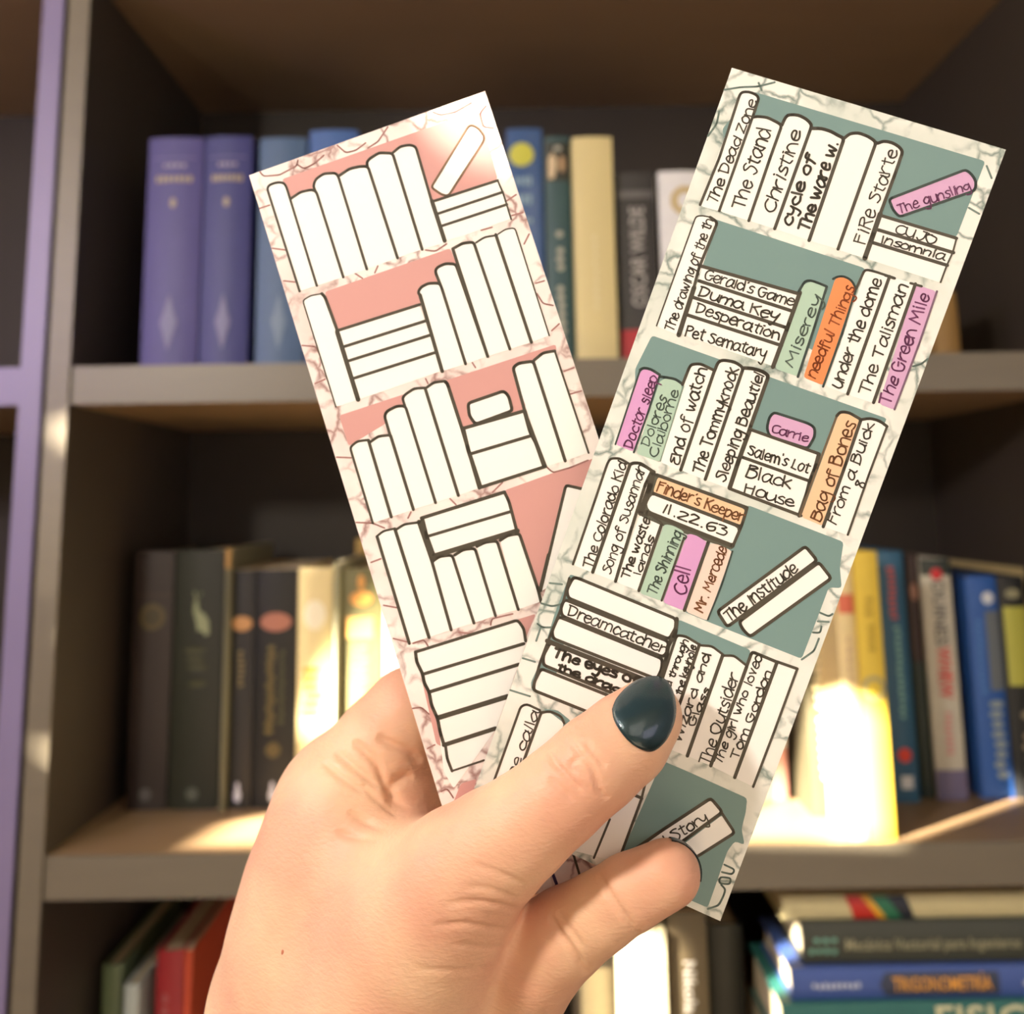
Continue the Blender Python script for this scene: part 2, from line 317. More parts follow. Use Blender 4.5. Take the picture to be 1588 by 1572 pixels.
PINK_ART="""
p rose 0 6.83,3.32 52.69,3.44 51.97,19.11 36.93,19.09 33.28,6.45 12.66,8.95 7.42,7.99
p rose 0 8.54,30.05 37.69,29.91 37.91,35.02 32.63,36.59 27.72,39.56 8.45,39.19
p rose 0 3.51,56.62 52.91,56.62 52.43,58.1 47.53,59.24 42.15,67.74 28.27,67.42 17.44,60.24 3.59,63.53
p rose 0 32.92,82.57 54.06,81.76 48.89,89.27 45.26,85.46 33.64,104.41 33.04,91.11
p rose 0 4.31,109.35 31.43,108.97 28.42,112.38 23.1,120.38 4.13,129.82 2.77,128.91
p rose 0 5.28,138.01 8.87,137.94 6.81,140.92 2.56,141.33
p white 0 3.25,28.14 3.05,4.16 3.82,3.57 5.57,3.6 7.12,4.28 7.32,5.51 7.29,7.94 7.28,28.22
p white 0 7.28,28.22 7.42,7.99 9.93,7.42 12.46,7.73 13.21,8.57 13.46,28.31
p white 0 13.46,28.31 13.09,7.09 14.07,5.85 16.14,5.28 18.79,6.07 19.1,6.9 18.94,28.33
p white 0 18.94,28.33 19.06,7.03 21.94,6.17 24.44,6.48 25.91,7.28 26.11,28.22
p white 0 26.11,28.22 25.89,6.42 26.74,5.57 29.21,5.01 31.75,6.05 31.8,28.18
p white 0 31.8,28.18 31.97,6.27 34,5.27 36.18,5.62 37.21,6.41 36.93,19.09 37.04,28.42
p white 0 37.78,15.99 49.74,6.03 51.22,7.12 51.9,8.92 51.71,10.13 40.81,18.88 39.67,18.48
p white 0 37.26,18.92 51.85,19.49 52.11,28.13 37.08,28.3
p white 0 3.42,54.64 3.31,30.28 5.34,29.83 7.82,30.23 8.18,30.92 8.71,39.28 8.71,54.67
p white 0 8.49,39.06 27.63,39.39 28.03,54.4 8.71,54.67
p white 0 27.94,54.51 28.34,36.55 29.1,35.96 30.87,35.72 33.25,36.66 33.24,54.58
p white 0 33.24,54.58 33.08,33.66 33.75,32.91 35.77,32.75 37.76,33.57 38.26,54.56
p white 0 38.26,54.56 38.17,30.2 40.55,29.76 42.9,30.29 43.26,54.54
p white 0 43.26,54.54 42.91,30.28 45.5,30.05 48.13,30.54 48.07,54.61
p white 0 48.07,54.61 48.18,30.41 50.29,29.88 52.25,30.27 52.11,54.43
p white 0 3.67,80.77 3.77,63.86 5.73,63.1 8.13,63.58 7.93,80.71
p white 0 7.93,80.71 8.23,64.17 10.44,63.48 12.96,64.01 13.01,80.63
p white 0 13.01,80.63 13.04,59.75 13.88,58.91 16.26,58.56 17.92,59.09 18.04,80.68
p white 0 18.04,80.68 17.67,58.65 18.69,56.77 21.01,56.13 23.35,56.75 23.21,80.65
p white 0 23.21,80.65 23.29,56.95 25.49,56.2 27.99,56.73 27.98,80.5
p white 0 31.17,62.72 39.27,62.58 39.95,63.9 39.74,67.11 31.33,67.43 30.63,65.29
p white 0 28.66,67.48 42.2,67.97 42,72.81 42.58,80.31 28.23,80.44
p white 0 42.82,80.39 42.67,58.48 44.08,57.97 47.23,58.45 47.14,80.53
p white 0 47.14,80.53 47.52,58.41 49.74,57.49 52.34,57.94 52.34,80.41
p white 0 45.67,85.45 50.84,88.27 40.68,102.79 33.73,104.97
p white 0 3.58,107.26 3.57,83.75 5.34,83.06 7.94,83.31 8.05,107.23
p white 0 8.05,107.23 8.29,83.55 10.14,83.03 13.37,83.47 13.09,107.09
p white 0 14.08,83.01 32.68,83.04 33,91.37 14.29,91.08
p white 0 13.09,107.09 13.64,92.24 15.48,91.71 18.09,92.23 18.2,107.12
p white 0 18.2,107.12 18.6,92.39 20.72,91.81 23.2,92.29 23.07,106.95
p white 0 23.07,106.95 23.7,92.04 25.74,91.72 28.2,92.19 28.09,107.1
p white 0 28.09,107.1 28.87,92.26 30.68,91.74 33.3,92.13 33.2,106.88
p white 0 4.31,109.35 27.29,109.13 28.23,111.27 27.54,114.25 15.81,129.39 3.51,138.61 2.58,134.67 4.66,123.87 4.6,118 3.93,111.39
s ink 0.537 3.25,28.14 3.05,4.16 3.82,3.57 5.57,3.6 7,4.19 7.31,5.36 7.29,7.94 7.28,28.22
s ink 0.594 7.38,8.12 9.93,7.42 12.46,7.73 13.38,8.48 13.46,28.31
s ink 0.592 13.21,8.57 13.09,7.09 14.07,5.85 16.14,5.28 18.66,6.02 19.05,6.88 18.94,28.33
s ink 0.645 19.1,6.9 21.94,6.17 24.44,6.48 25.97,7.07 26.11,28.22
s ink 0.643 25.86,6.98 25.98,6.16 26.74,5.57 29.21,5.01 32.01,6.14 31.8,28.18
s ink 0.588 32.03,6.06 34,5.27 36.18,5.62 37.27,6.49 36.93,19.09
s inkl 0.478 37.78,15.99 49.57,6.11 50.39,6.2 51.43,7.34 52.07,9.27 51.62,10.24 40.77,19.01 39.45,18.27 37.78,15.99
s ink 0.584 37.22,19.05 51.89,19.36
s ink 0.583 37.43,21.94 52.11,22.11
s ink 0.583 37.37,24.74 52.18,24.94
s ink 0.902 37.01,18.83 37.03,28
s ink 0.369 51.89,19.36 52.16,22.41 52.07,28.26
s ink 0.319 3.42,54.64 3.31,30.28 5.34,29.83 7.82,30.23
s ink 0.696 7.82,30.23 8.27,31.09 8.71,39.28
s ink 1.014 8.58,39.23 8.58,54.63
s ink 0.641 8.51,38.99 27.65,39.34
s ink 0.64 9.04,42.76 27.72,43.1
s ink 0.639 8.87,46.01 27.95,46.33
s ink 0.638 8.77,49.95 27.97,50.22
s ink 0.635 28.18,37.06 28.27,36.52 29.14,35.84 30.91,35.59 33.08,36.32 33.31,37.1 33.24,54.58
s ink 0.794 28.36,37.39 27.94,54.51
s ink 0.634 33.25,36.66 33.03,33.65 33.75,32.91 35.77,32.75 37.76,33.57 38.26,54.56
s ink 0.687 38.17,30.2 38.26,54.56
s ink 0.634 38.16,30.21 40.55,29.76 42.9,30.29 43.26,54.54
s ink 0.422 43.37,30.58 45.5,30.05 48.13,30.54
s ink 0.684 47.92,30.32 48.07,54.61
s ink 0.316 48.46,30.37 50.29,29.88 52.25,30.27 52.11,54.43
s ink 0.527 3.67,80.77 3.77,63.86 5.73,63.1 8.13,63.58
s ink 0.688 8.11,63.66 7.93,80.71
s ink 0.582 8.23,64.17 10.44,63.48 12.96,64.01
s ink 0.687 13.05,64.17 13.01,80.63
s ink 0.634 12.97,64.42 13.04,59.75 13.88,58.91 16.26,58.56 18.05,59.13 18.04,80.68
s ink 0.581 17.97,59.03 17.93,57.36 18.69,56.77 21.01,56.13 23.35,56.75
s ink 0.685 23.31,56.88 23.21,80.65
s ink 0.58 23.77,56.75 25.49,56.2 27.86,56.69
s ink 0.736 27.84,56.77 28.21,57.36 28.28,67.56 27.98,80.5
s ink 0.681 31.17,62.72 39.27,62.58 39.95,63.9 39.74,67.11 31.33,67.43 30.63,65.29 31.17,62.72
s ink 0.733 28.66,67.48 42.22,67.92
s ink 0.68 28.66,73.09 41.97,73.34
s ink 0.678 28.23,80.44 42.82,80.39
s ink 0.891 28.53,67.44 28.18,71.98 28.27,80.31
s ink 0.885 42.2,67.97 42,72.81 42.44,74.85 42.58,80.31
s ink 0.677 42.23,67.91 42.67,58.48 44.08,57.97 47.21,58.53 47.14,80.53
s ink 0.677 42.15,67.74 42.82,80.39
s ink 0.625 47.38,58.42 49.74,57.49 52.22,57.89
s ink 0.416 52.2,57.94 52.34,80.41
s ink 0.618 49.45,87.57 45.69,85.38 33.8,104.73
s ink 0.671 37.7,98.1 33.66,104.63
s ink 0.685 3.7,83.79 3.58,107.26
s ink 0.474 3.57,83.75 5.34,83.06 7.81,83.27
s ink 0.736 7.92,83.38 8.05,107.23
s ink 0.526 8.29,83.55 10.14,83.03 13.07,83.51
s ink 0.944 13.37,83.47 13.64,92.24
s ink 0.68 13.51,92.2 13.09,107.09
s ink 0.734 14.12,82.88 32.86,82.91
s ink 0.628 14.5,86.94 32.98,87.19
s ink 1.046 14.22,91.28 32.98,91.42
s ink 0.676 32.84,82.96 33.16,84.95 32.84,91.45
s ink 0.891 14.24,82.92 14.03,86.66 14.25,91.2
s ink 0.627 13.64,92.24 15.48,91.71 18.09,92.23 18.2,107.12
s ink 0.626 18.6,92.39 20.72,91.81 23.2,92.29 23.07,106.95
s ink 0.625 23.7,92.04 25.74,91.72 28.2,92.19 28.09,107.1
s ink 0.675 28.87,92.26 30.68,91.74 33.19,92.05 33.39,104.34 33.2,106.88
s ink 0.626 4.31,109.35 27.29,109.13 27.99,111.2 27.57,113.73
s ink 0.677 4.42,114.21 27.03,114.15
s ink 0.728 4.56,118.12 24.71,117.93
s ink 1.038 4.7,123.75 20.42,123.58
s ink 0.881 4.25,129.45 15.89,129.15
s ink 0.731 4.31,109.35 3.93,111.39 4.42,114.21 4.13,116 4.6,118 4.25,120.83 4.66,123.87 4.31,126.69 4.3,129.47
s ink 0.622 4.65,129.26 4.09,132.28 4.31,135.03
s ink 0.414 4.31,135.03 11.54,134.74
s ink 0.509 23.51,155.3 23.64,158.17 23.59,162.4
s inkv 0.662 18.17,158.52 18.41,162.7
s veinp 0.353 2.6,-0.04 3.07,1.28 6.59,2.23 10.89,1.57 11.52,0.49
s veinp 0.351 11.2,1.53 12.27,2.77 14.69,2.48 17.36,1.4
s veinp 0.35 20.89,0.34 22.22,2.54 24.46,2.76 27.03,1.94
s veinp 0.348 27.22,3.16 29.69,2.6 32.74,0.25
s veinp 0.352 -0.15,7.81 2.48,7.86
s veinp 0.351 0.17,17.12 2.95,18.49
s veinp 0.346 43.16,0.54 44.48,1.73 47.73,2.18 51.64,1.45
s veinp 0.344 54.46,3.17 52.71,4.25 52.56,7.32 54.49,8.29
s veinp 0.342 52.42,24.18 54.71,23.57
s veinp 0.342 52.44,27.55 54.9,27.7
s veinp 0.343 45.19,28.41 47.66,28.56
s veinp 0.345 32.48,28.55 34.44,29.5 37.21,28.76
s veinp 0.341 53.07,34.18 54.72,32.51
s veinp 0.35 0.52,24.8 2.81,25.86
s veinp 0.347 16.18,28.38 17.41,29.92
s veinp 0.346 20.36,29.65 21.45,28.46
s veinp 0.348 0.24,39.59 3.04,40.79 3.35,42.58
s veinp 0.347 0.51,48.39 2.88,48.18
s veinp 0.34 52.82,42.96 54.72,43.05
s veinp 0.34 52.38,45.16 52.98,47.57 54.84,48.61
s veinp 0.338 52.93,53.61 54.86,52.74
s veinp 0.341 34.71,54.78 35.02,55.98
s veinp 0.343 24.03,54.9 24.21,56.06
s veinp 0.337 52.74,62.57 54.96,62.48
s veinp 0.337 52.49,67.53 54.91,67.63
s veinp 0.343 0.22,79.58 3.54,80.73 5.8,82.52
s veinp 0.345 0.28,64.98 3.35,66.09
s veinp 0.341 11.31,82.02 12.34,80.97
s veinp 0.34 21.24,80.72 22.11,82.35
s veinp 0.342 0.75,88.62 3.05,88.5
s veinp 0.337 43.03,80.59 43.91,82.08 47.69,82.18 51.74,81.84
s veinp 0.338 30.42,82.2 33.06,80.86
s veinp 0.341 0.63,98.03 3.3,99.36
s veinp 0.34 0.56,105.31 3.4,106.94
s veinp 0.339 4.35,107.49 6.88,107.42 7.25,108.87
s veinp 0.338 14.45,108.03 16.9,109.01
s veinp 0.337 21.47,108.48 22.12,107.34 26.69,107.62
s veinp 0.339 0.13,120.42 2,120.68 3.09,122.46
s veinp 0.337 0.66,129.21 2.41,128.9
s veinp 0.336 0.73,138.47 2.19,138.21 2.87,140.37
s veinp 0.331 18.09,162.87 20.48,163.76 22.42,162.73 26.16,162.69 29.24,162.22
"""
GREEN_TEXT=[
('The Dead Zone', (6.08, 26.59), (6.84, 4.64), 1.9, 0.219, 'ink'),
('The Stand', (11.55, 25.81), (11.29, 9.34), 2.54, 0.242, 'ink'),
('Christine', (17.2, 24.84), (16.98, 7.94), 2.41, 0.241, 'ink'),
('cycle of', (21.06, 25.97), (21.11, 11.8), 1.87, 0.36, 'ink'),
('The ware w.', (24.59, 26.07), (24.26, 7.78), 2.04, 0.359, 'ink'),
('FiRe Starte', (35.42, 25.05), (35.18, 5.92), 2.25, 0.213, 'ink'),
('The gunsling', (39.46, 17.47), (50.34, 8.95), 1.77, 0.189, 'inkmag'),
('CUJO', (39.79, 21.14), (47.9, 20.99), 1.77, 0.212, 'ink'),
('Insomnia', (37.95, 23.71), (50.21, 23.25), 1.47, 0.213, 'ink'),
('The drawing of the th', (6.67, 53.04), (6.71, 29.53), 1.83, 0.196, 'ink'),
("Gerald's Game", (8.75, 41.2), (26.74, 40.66), 1.9, 0.219, 'ink'),
('Duma Key', (8.63, 44.65), (24.98, 44.41), 1.9, 0.244, 'ink'),
('Desperation', (9.26, 47.86), (26.56, 47.85), 1.95, 0.244, 'ink'),
('Pet Sematary', (8.92, 53.03), (25.33, 52.07), 2.08, 0.22, 'ink'),
('Miserey', (30.59, 51.94), (31.32, 37.1), 1.8, 0.216, 'inkgr'),
('needful Things', (35.29, 52.54), (36.53, 33.29), 1.96, 0.215, 'inkor'),
('Under the dome', (40.52, 52.91), (40.7, 30.35), 2.02, 0.238, 'ink'),
('The Talisman', (45.72, 52.15), (45.54, 29.69), 2.13, 0.236, 'ink'),
('The Green Mile', (49.94, 52.61), (49.88, 30.3), 2.07, 0.236, 'inkmag'),
('Doctor sleep', (6.79, 77.86), (6.83, 62.29), 1.92, 0.221, 'inkmag'),
('Dolores', (9.71, 76.24), (9.93, 65.59), 1.77, 0.196, 'inkgr'),
('Claiborne', (12.0, 77.6), (11.68, 63.65), 1.76, 0.196, 'inkgr'),
('End of watch', (16.45, 77.48), (15.25, 57.57), 2.15, 0.244, 'ink'),
('The Tommyknock', (21.29, 77.71), (21.06, 55.48), 2.14, 0.243, 'ink'),
('Sleeping Beautiel', (25.99, 77.6), (26.04, 54.96), 2.06, 0.242, 'ink'),
('Carrie', (30.91, 65.18), (38.11, 64.66), 1.56, 0.192, 'inkmag'),
("Salem's Lot", (28.22, 70.94), (40.19, 70.24), 1.93, 0.241, 'ink'),
('Black', (29.29, 75.03), (38.2, 74.32), 2.36, 0.241, 'ink'),
('House', (30.0, 78.11), (39.92, 77.48), 2.05, 0.241, 'ink'),
('Bag of Bones', (45.34, 78.31), (45.35, 57.91), 2.19, 0.238, 'inkbr'),
('From a Buick', (48.36, 77.94), (48.53, 56.85), 1.78, 0.214, 'ink'),
('8', (50.81, 69.47), (50.83, 67.83), 1.77, 0.213, 'ink'),
('The Colorado Kid', (7.24, 103.34), (6.82, 80.82), 1.93, 0.222, 'ink'),
('Song of Susannah', (11.17, 102.95), (10.53, 79.94), 1.85, 0.197, 'ink'),
('The waste', (14.78, 102.51), (14.84, 89.54), 1.6, 0.246, 'ink'),
('lands', (16.71, 101.0), (16.81, 92.56), 1.35, 0.221, 'ink'),
('The Shinning', (20.83, 103.53), (21.73, 89.84), 2.0, 0.22, 'inkgr'),
('Cell', (26.3, 101.32), (25.34, 95.71), 2.67, 0.243, 'inkmag'),
('Mr. Mercede', (30.53, 103.24), (30.73, 89.54), 1.82, 0.218, 'inkbr'),
("Finder's Keeper", (13.98, 83.85), (31.79, 83.7), 2.08, 0.22, 'inkbr'),
('11.22.63', (16.42, 87.48), (29.89, 87.54), 1.91, 0.244, 'ink'),
('The Institude', (35.83, 103.08), (44.81, 88.54), 2.22, 0.241, 'ink'),
('Dreamcatcher', (5.69, 113.75), (26.37, 113.67), 2.03, 0.223, 'ink'),
('The eyes of', (5.85, 122.76), (23.63, 121.53), 1.79, 0.398, 'ink'),
('the dragon', (7.57, 124.98), (24.61, 124.28), 1.37, 0.372, 'ink'),
('The wind through', (29.48, 127.3), (29.76, 109.36), 1.22, 0.219, 'ink'),
('the keyhole', (32.06, 120.16), (31.56, 109.79), 1.26, 0.219, 'ink'),
('Wizard and', (34.94, 128.88), (34.61, 110.21), 1.46, 0.243, 'ink'),
('Glass', (36.38, 124.85), (36.68, 116.63), 1.21, 0.218, 'ink'),
('The Outsider', (41.72, 130.89), (41.03, 111.93), 2.12, 0.217, 'ink'),
('The girl who loved', (43.63, 129.92), (43.93, 106.58), 1.49, 0.217, 'ink'),
('Tom Gordon', (46.3, 127.57), (46.62, 108.81), 1.49, 0.216, 'ink'),
('Wolves of the calla', (6.56, 169.91), (7.04, 134.12), 1.81, 0.226, 'ink'),
('l Story', (39.35, 148.96), (45.26, 140.64), 1.99, 0.219, 'ink')]

# ------------------------------------------------------------------ handwriting: single-stroke letters on a grid (x-height 5, capitals 8)
GL = {
'a': (6, '5,4 3,5 1,4 0,2 1,0 3,.3 5,3|5,5 4.8,1 6,0'), 'b': (5.5, '0,9 .2,4 .2,0|.2,3 2,5 4.4,4 4.6,1.5 2.5,0 .2,.8'), 'c': (5, '4.4,4 2.5,5 .4,3.4 .4,1.2 2.4,0 4.6,.8'),
'd': (5.6, '4.6,3.8 2.4,5 .2,3.2 .4,.8 2.4,0 4.6,1.8|4.8,9 4.8,4 5,0'), 'e': (5, '.4,2.6 4,2.8 3.8,4.6 2,5 .3,3.2 .5,.8 2.4,0 4.6,1'), 'f': (4.4, '4.4,8 3,9 1.8,7.6 1.6,3 1.4,-1|0,4.6 3.8,4.9'),
'g': (5.6, '4.6,4 2.4,5 .3,3.4 .8,1.2 2.8,1 4.6,3|4.8,5 4.8,0 4,-3 1.4,-3 .6,-2'), 'h': (5.4, '0,9 .1,4 0,0|.1,3 2,5 4.2,4.2 4.4,0'), 'i': (2.2, '.8,5 .8,0|.8,7.4 1,7.6'),
'k': (5, '0,9 .2,0|4,5 .4,2.3|1,2.8 4.4,0'), 'l': (2.2, '.8,9 .8,0'), 'm': (8, '0,5 .2,0|.2,3.5 2,5 3.6,4 3.6,0|3.6,3.5 5.4,5 7,4 7.2,0'), 'n': (5.4, '0,5 .2,0|.2,3.2 2,5 4.2,4.2 4.4,0'),
'o': (5.4, '2.4,5 .3,3.4 .4,1 2.4,0 4.4,1.2 4.4,3.8 2.4,5'), 'p': (5.4, '0,5 .3,-3.6|.2,3.6 2.4,5 4.4,3.6 3.8,1 1.6,.2 .2,1'), 'r': (4.2, '0,5 .3,0|.3,2.8 1.8,4.6 3.8,4.8'),
's': (4.4, '3.8,4.4 2,5 .6,3.8 1.6,2.8 3.4,2 3.4,.6 1.8,0 .2,.6'), 't': (4.2, '1.8,8 1.6,2 1.8,.4 3.4,0|0,5.2 3.8,5.4'), 'u': (5.6, '0,5 .2,1.4 1.8,0 4,1 4.6,3|4.6,5 4.7,1 5.4,0'),
'v': (4.8, '0,5 2,0|2,0 4.2,5'), 'w': (7.2, '0,5 1.4,.2 3.2,3.6|3.2,3.6 4.6,.2 6.4,5'), 'y': (5.2, '0,5 .8,2 3,1.8 4.2,4|4.4,5 3.8,-1 2.4,-3.6 .6,-3'), 'z': (4.6, '0,4.8 4,5|4,5 .2,.2|.2,.2 4.4,0'),
'B': (6.4, '0,8 .3,0|0,8 3,8.2 4.4,6.6 3,4.8 .2,4.4|.4,4.4 4.4,4 5.2,2 3.4,.2 .3,0'), 'C': (6.2, '5.4,7 3.4,8.2 .8,6 .2,3 1.6,.4 4,0 5.6,1.2'), 'D': (6.6, '.6,8 .8,0|0,7.8 3.6,7.8 5.6,5 4.6,1.6 .8,0'),
'E': (5.6, '4.8,8 1,7.6 .2,5.4 3,4.6|3,4.4 .2,3 .4,.6 2.6,0 5,.8'), 'F': (5.6, '.6,8 .4,0|.6,8 5,8.2|.5,4.4 4,4.6'), 'G': (6.6, '5.2,7.2 3.2,8.2 .8,6 .2,3 1.6,.3 4.2,.2 5.4,2.4|3.2,3.4 6,3.6'),
'H': (6, '0,8 .2,0|4.6,8 4.6,0|.2,4 4.6,4.2'), 'I': (2.4, '.8,8 .8,0'), 'J': (5, '3.6,8 3.6,2 2,0 .2,1|1.6,8 5,8.1'), 'K': (5.8, '.2,8 .4,0|4.8,8 .6,4|1.2,4.4 5.2,0'), 'L': (5, '.6,8 .4,.6|.4,.6 4.4,0'),
'M': (8, '0,0 .8,8|.8,8 3.4,2.4|3.4,2.4 6,8|6,8 7,0'), 'O': (6.8, '3,8 .6,6 .3,2.6 2.6,0 5.2,1.6 5.8,5.4 3,8'), 'P': (5.8, '.4,8 .6,0|0,7.4 3.2,8.3 5,6.4 3.6,4.2 .6,3.8'), 'R': (6, '.4,8 .6,0|0,7.8 3.4,8.2 4.8,6.2 3,4.2 .6,4|2,4.2 5.2,0'),
'S': (5.6, '4.8,7.4 2.8,8.2 .8,6.8 1.6,5 4,3.4 4.4,1.4 2.4,0 .2,1'), 'T': (6, '2.8,8 2.6,0|0,7.8 5.6,8.2'), 'U': (6, '.2,8 .2,2 2,0 4.2,1.2 4.8,4|4.8,8 4.8,0'), 'W': (8.4, '0,8 2,0|2,0 4,6|4,6 6,0|6,0 8,8'), 'Z': (5.6, '0,8 5,8|5,8 .2,.2|.2,.2 5.2,0'),
'1': (2.6, '.9,8 .9,0'), '2': (5.6, '.3,6.4 2,8 4.2,7 3.8,4.6 .4,.4|.4,.4 4.8,.2'), '3': (5.4, '.6,7.4 3,8 4.4,6.4 2.2,4.4|2.2,4.4 4.8,3 4,.6 .6,.4'), '6': (5.4, '4.2,8 1.4,6 .4,2.6 1.8,.2 4.2,1 4,3.4 .8,2.6'), '8': (5.4, '4,7 2.2,8 .8,6.4 3.8,2.4 3,.2 .8,.8 1,3 4,6.4 3.4,7.6'),
"'": (1.8, '.8,9 .6,7.2'), '.': (2.4, '.8,.3 1,.5'), ' ': (3.2, '')}
def catmull(p, n=4):
    if len(p) < 3: return p
    q = [p[0]] + list(p) + [p[-1]]; out = []
    for i in range(1, len(q) - 2):
        a, b, c, d = q[i - 1], q[i], q[i + 1], q[i + 2]
        for k in range(n):
            t = k / n
            out.append(tuple(.5 * (2 * b[j] + (c[j] - a[j]) * t + (2 * a[j] - 5 * b[j] + 4 * c[j] - d[j]) * t * t + (3 * b[j] - a[j] - 3 * c[j] + d[j]) * t ** 3) for j in (0, 1)))
    out.append(p[-1]); return out
def ribbon(V, Fc, pts, w, z, cap=True):                        # a flat pen line: quads and round ends
    for i in range(len(pts) - 1):
        (x0, y0), (x1, y1) = pts[i], pts[i + 1]; d = math.hypot(x1 - x0, y1 - y0)
        if d < 1e-6: continue
        nx, ny = -(y1 - y0) / d * w / 2, (x1 - x0) / d * w / 2; k = len(V)
        V += [(x0 + nx, y0 + ny, z), (x1 + nx, y1 + ny, z), (x1 - nx, y1 - ny, z), (x0 - nx, y0 - ny, z)]; Fc.append((k, k + 1, k + 2, k + 3))
    for (x, y) in pts:
        k = len(V); n = 8
        V += [(x + math.cos(a * 2 * math.pi / n) * w / 2, y + math.sin(a * 2 * math.pi / n) * w / 2, z) for a in range(n)]; Fc.append(tuple(range(k, k + n)))
def write(V, Fc, text, a, b, h, w, z, rnd):
    tot = sum(GL[c][0] for c in text); dx, dy = b[0] - a[0], b[1] - a[1]; L = math.hypot(dx, dy); ux, uy = dx / L, dy / L; vx, vy = uy, -ux
    sx, sy = L / tot, h / 8.6; x = 0
    for c in text:
        adv, st = GL[c]; tilt = rnd.uniform(-.06, .10); sc_ = rnd.uniform(.9, 1.08); off = rnd.uniform(-.25, .25); wj = w * rnd.uniform(1.22, 1.55)
        for s_ in st.split('|'):
            if not s_: continue
            pts = [tuple(float(q) for q in p.split(',')) for p in s_.split()]
            pts = [(px + rnd.uniform(-.3, .3), (py * 1.28 if py <= 5 else 6.4 + (py - 5) * .62) + rnd.uniform(-.36, .36)) for px, py in pts]
            out = []
            for px, py in catmull(pts):
                X_ = (x + px * .96 + tilt * py) * sx; Y_ = (py * sc_ + off) * sy
                out.append((a[0] + ux * X_ + vx * Y_, a[1] + uy * X_ + vy * Y_))
            ribbon(V, Fc, out, wj, z)
        x += adv

# ------------------------------------------------------------------ bookmarks
def soften(pts, closed, r=.0006):                              # rounds the corners of a drawn shape
    n = len(pts); out = []
    for i in range(n):
        if not closed and i in (0, n - 1): out.append(pts[i]); continue
        p, a, b = pts[i], pts[i - 1], pts[(i + 1) % n]; la, lb = math.dist(p, a), math.dist(p, b)
        if la < 1e-6 or lb < 1e-6: out.append(p); continue
        ta, tb = min(r, la * .4) / la, min(r, lb * .4) / lb
        q = (p[0] + (a[0] - p[0]) * ta, p[1] + (a[1] - p[1]) * ta); t = (p[0] + (b[0] - p[0]) * tb, p[1] + (b[1] - p[1]) * tb)
        out += [q, ((q[0] + 2 * p[0] + t[0]) / 4, (q[1] + 2 * p[1] + t[1]) / 4), t]
    return out
MM = 0.001
def make_card(pose, art, texts, m_card, label, seed):
    o3, R, W, H = pose
    Rm = Matrix(R).to_4x4(); Rm.translation = Vector(o3)
    Mw = CAMM @ Rm                                               # card frame: x across, y down the card, z away from the viewer
    root = empty('bookmark', label=label, category='bookmark', group='two bookmarks held in the hand'); root.matrix_world = Mw
    th = 0.00035; r = 0.0006
    out = [(0, 0), (W, 0), (W, H), (0, H)]
    v = [(x, y, 0) for x, y in out] + [(x, y, th) for x, y in out]
    sheet = link('card_sheet', mesh(v, [(0, 3, 2, 1)[::-1], (4, 5, 6, 7)[::-1], (0, 1, 5, 4), (1, 2, 6, 5), (2, 3, 7, 6), (3, 0, 4, 7)]), m_card, root)
    cols = []; groups = {'shelf_backing': ([], [], []), 'book_drawings': ([], [], []), 'drawn_outlines': ([], [], []), 'marble_veins': ([], [], []), 'handwriting': ([], [], [])}
    names = sorted(INK); idx = {c: i for i, c in enumerate(names)}
    i = 0
    for line in art.strip().split('\n'):
        t = line.split(); kind, c, wd = t[0], t[1], float(t[2]); pts = [tuple(float(q) * MM for q in p.split(',')) for p in t[3:]]
        pts = [(min(max(x, .0001), W - .0001), min(max(y, .0001), H - .0001)) for x, y in pts]
        i += 1
        cl = kind == 's' and len(pts) > 3 and math.dist(pts[0], pts[-1]) < 1e-5
        pts = soften(pts, kind == 'p') if not cl else (lambda q: q + [q[0]])(soften(pts[:-1], True))
        if kind == 'p':
            g = 'shelf_backing' if c in ('teal', 'rose') else 'book_drawings'
            z = -(0.00002 if g == 'shelf_backing' else 0.00004 + i * 5e-8)
            V, Fc, Mi = groups[g]; k = len(V); V += [(x, y, z) for x, y in pts]; Fc.append(tuple(range(k, k + len(pts)))); Mi.append(c)
        else:
            g = 'marble_veins' if c.startswith('vein') else 'drawn_outlines'
            V, Fc, Mi = groups[g]; n0 = len(Fc); ribbon(V, Fc, catmull(pts, 3) if g == 'marble_veins' else pts, wd * MM, -(0.00003 if g == 'marble_veins' else 0.00007 + i * 3e-8)); Mi += [c] * (len(Fc) - n0)
    rnd = random.Random(seed)
    for (t, a, b, h, wd, c) in texts:
        V, Fc, Mi = groups['handwriting']; n0 = len(Fc)
        write(V, Fc, t, (a[0] * MM, a[1] * MM), (b[0] * MM, b[1] * MM), h * MM, wd * MM, -0.0001, rnd); Mi += [c] * (len(Fc) - n0)
    for g, (V, Fc, Mi) in groups.items():
        if not Fc: continue
        used = sorted(set(Mi)); me = mesh(V, Fc, [used.index(c) for c in Mi])
        o = link(g, me, [ink(c) for c in used], root)
        if g in ('marble_veins', 'drawn_outlines'): o['kind'] = 'stuff'
    return root
make_card(PINK_POSE, PINK_ART, [], M_PINK_CARD, 'rose pink marbled bookmark printed with blank unlabelled books, left of and behind the teal one', 1)
make_card(GREEN_POSE, GREEN_ART, GREEN_TEXT, M_GREEN_CARD, 'teal marbled bookmark with handwritten titles on its drawn books, in front under the thumb', 2)

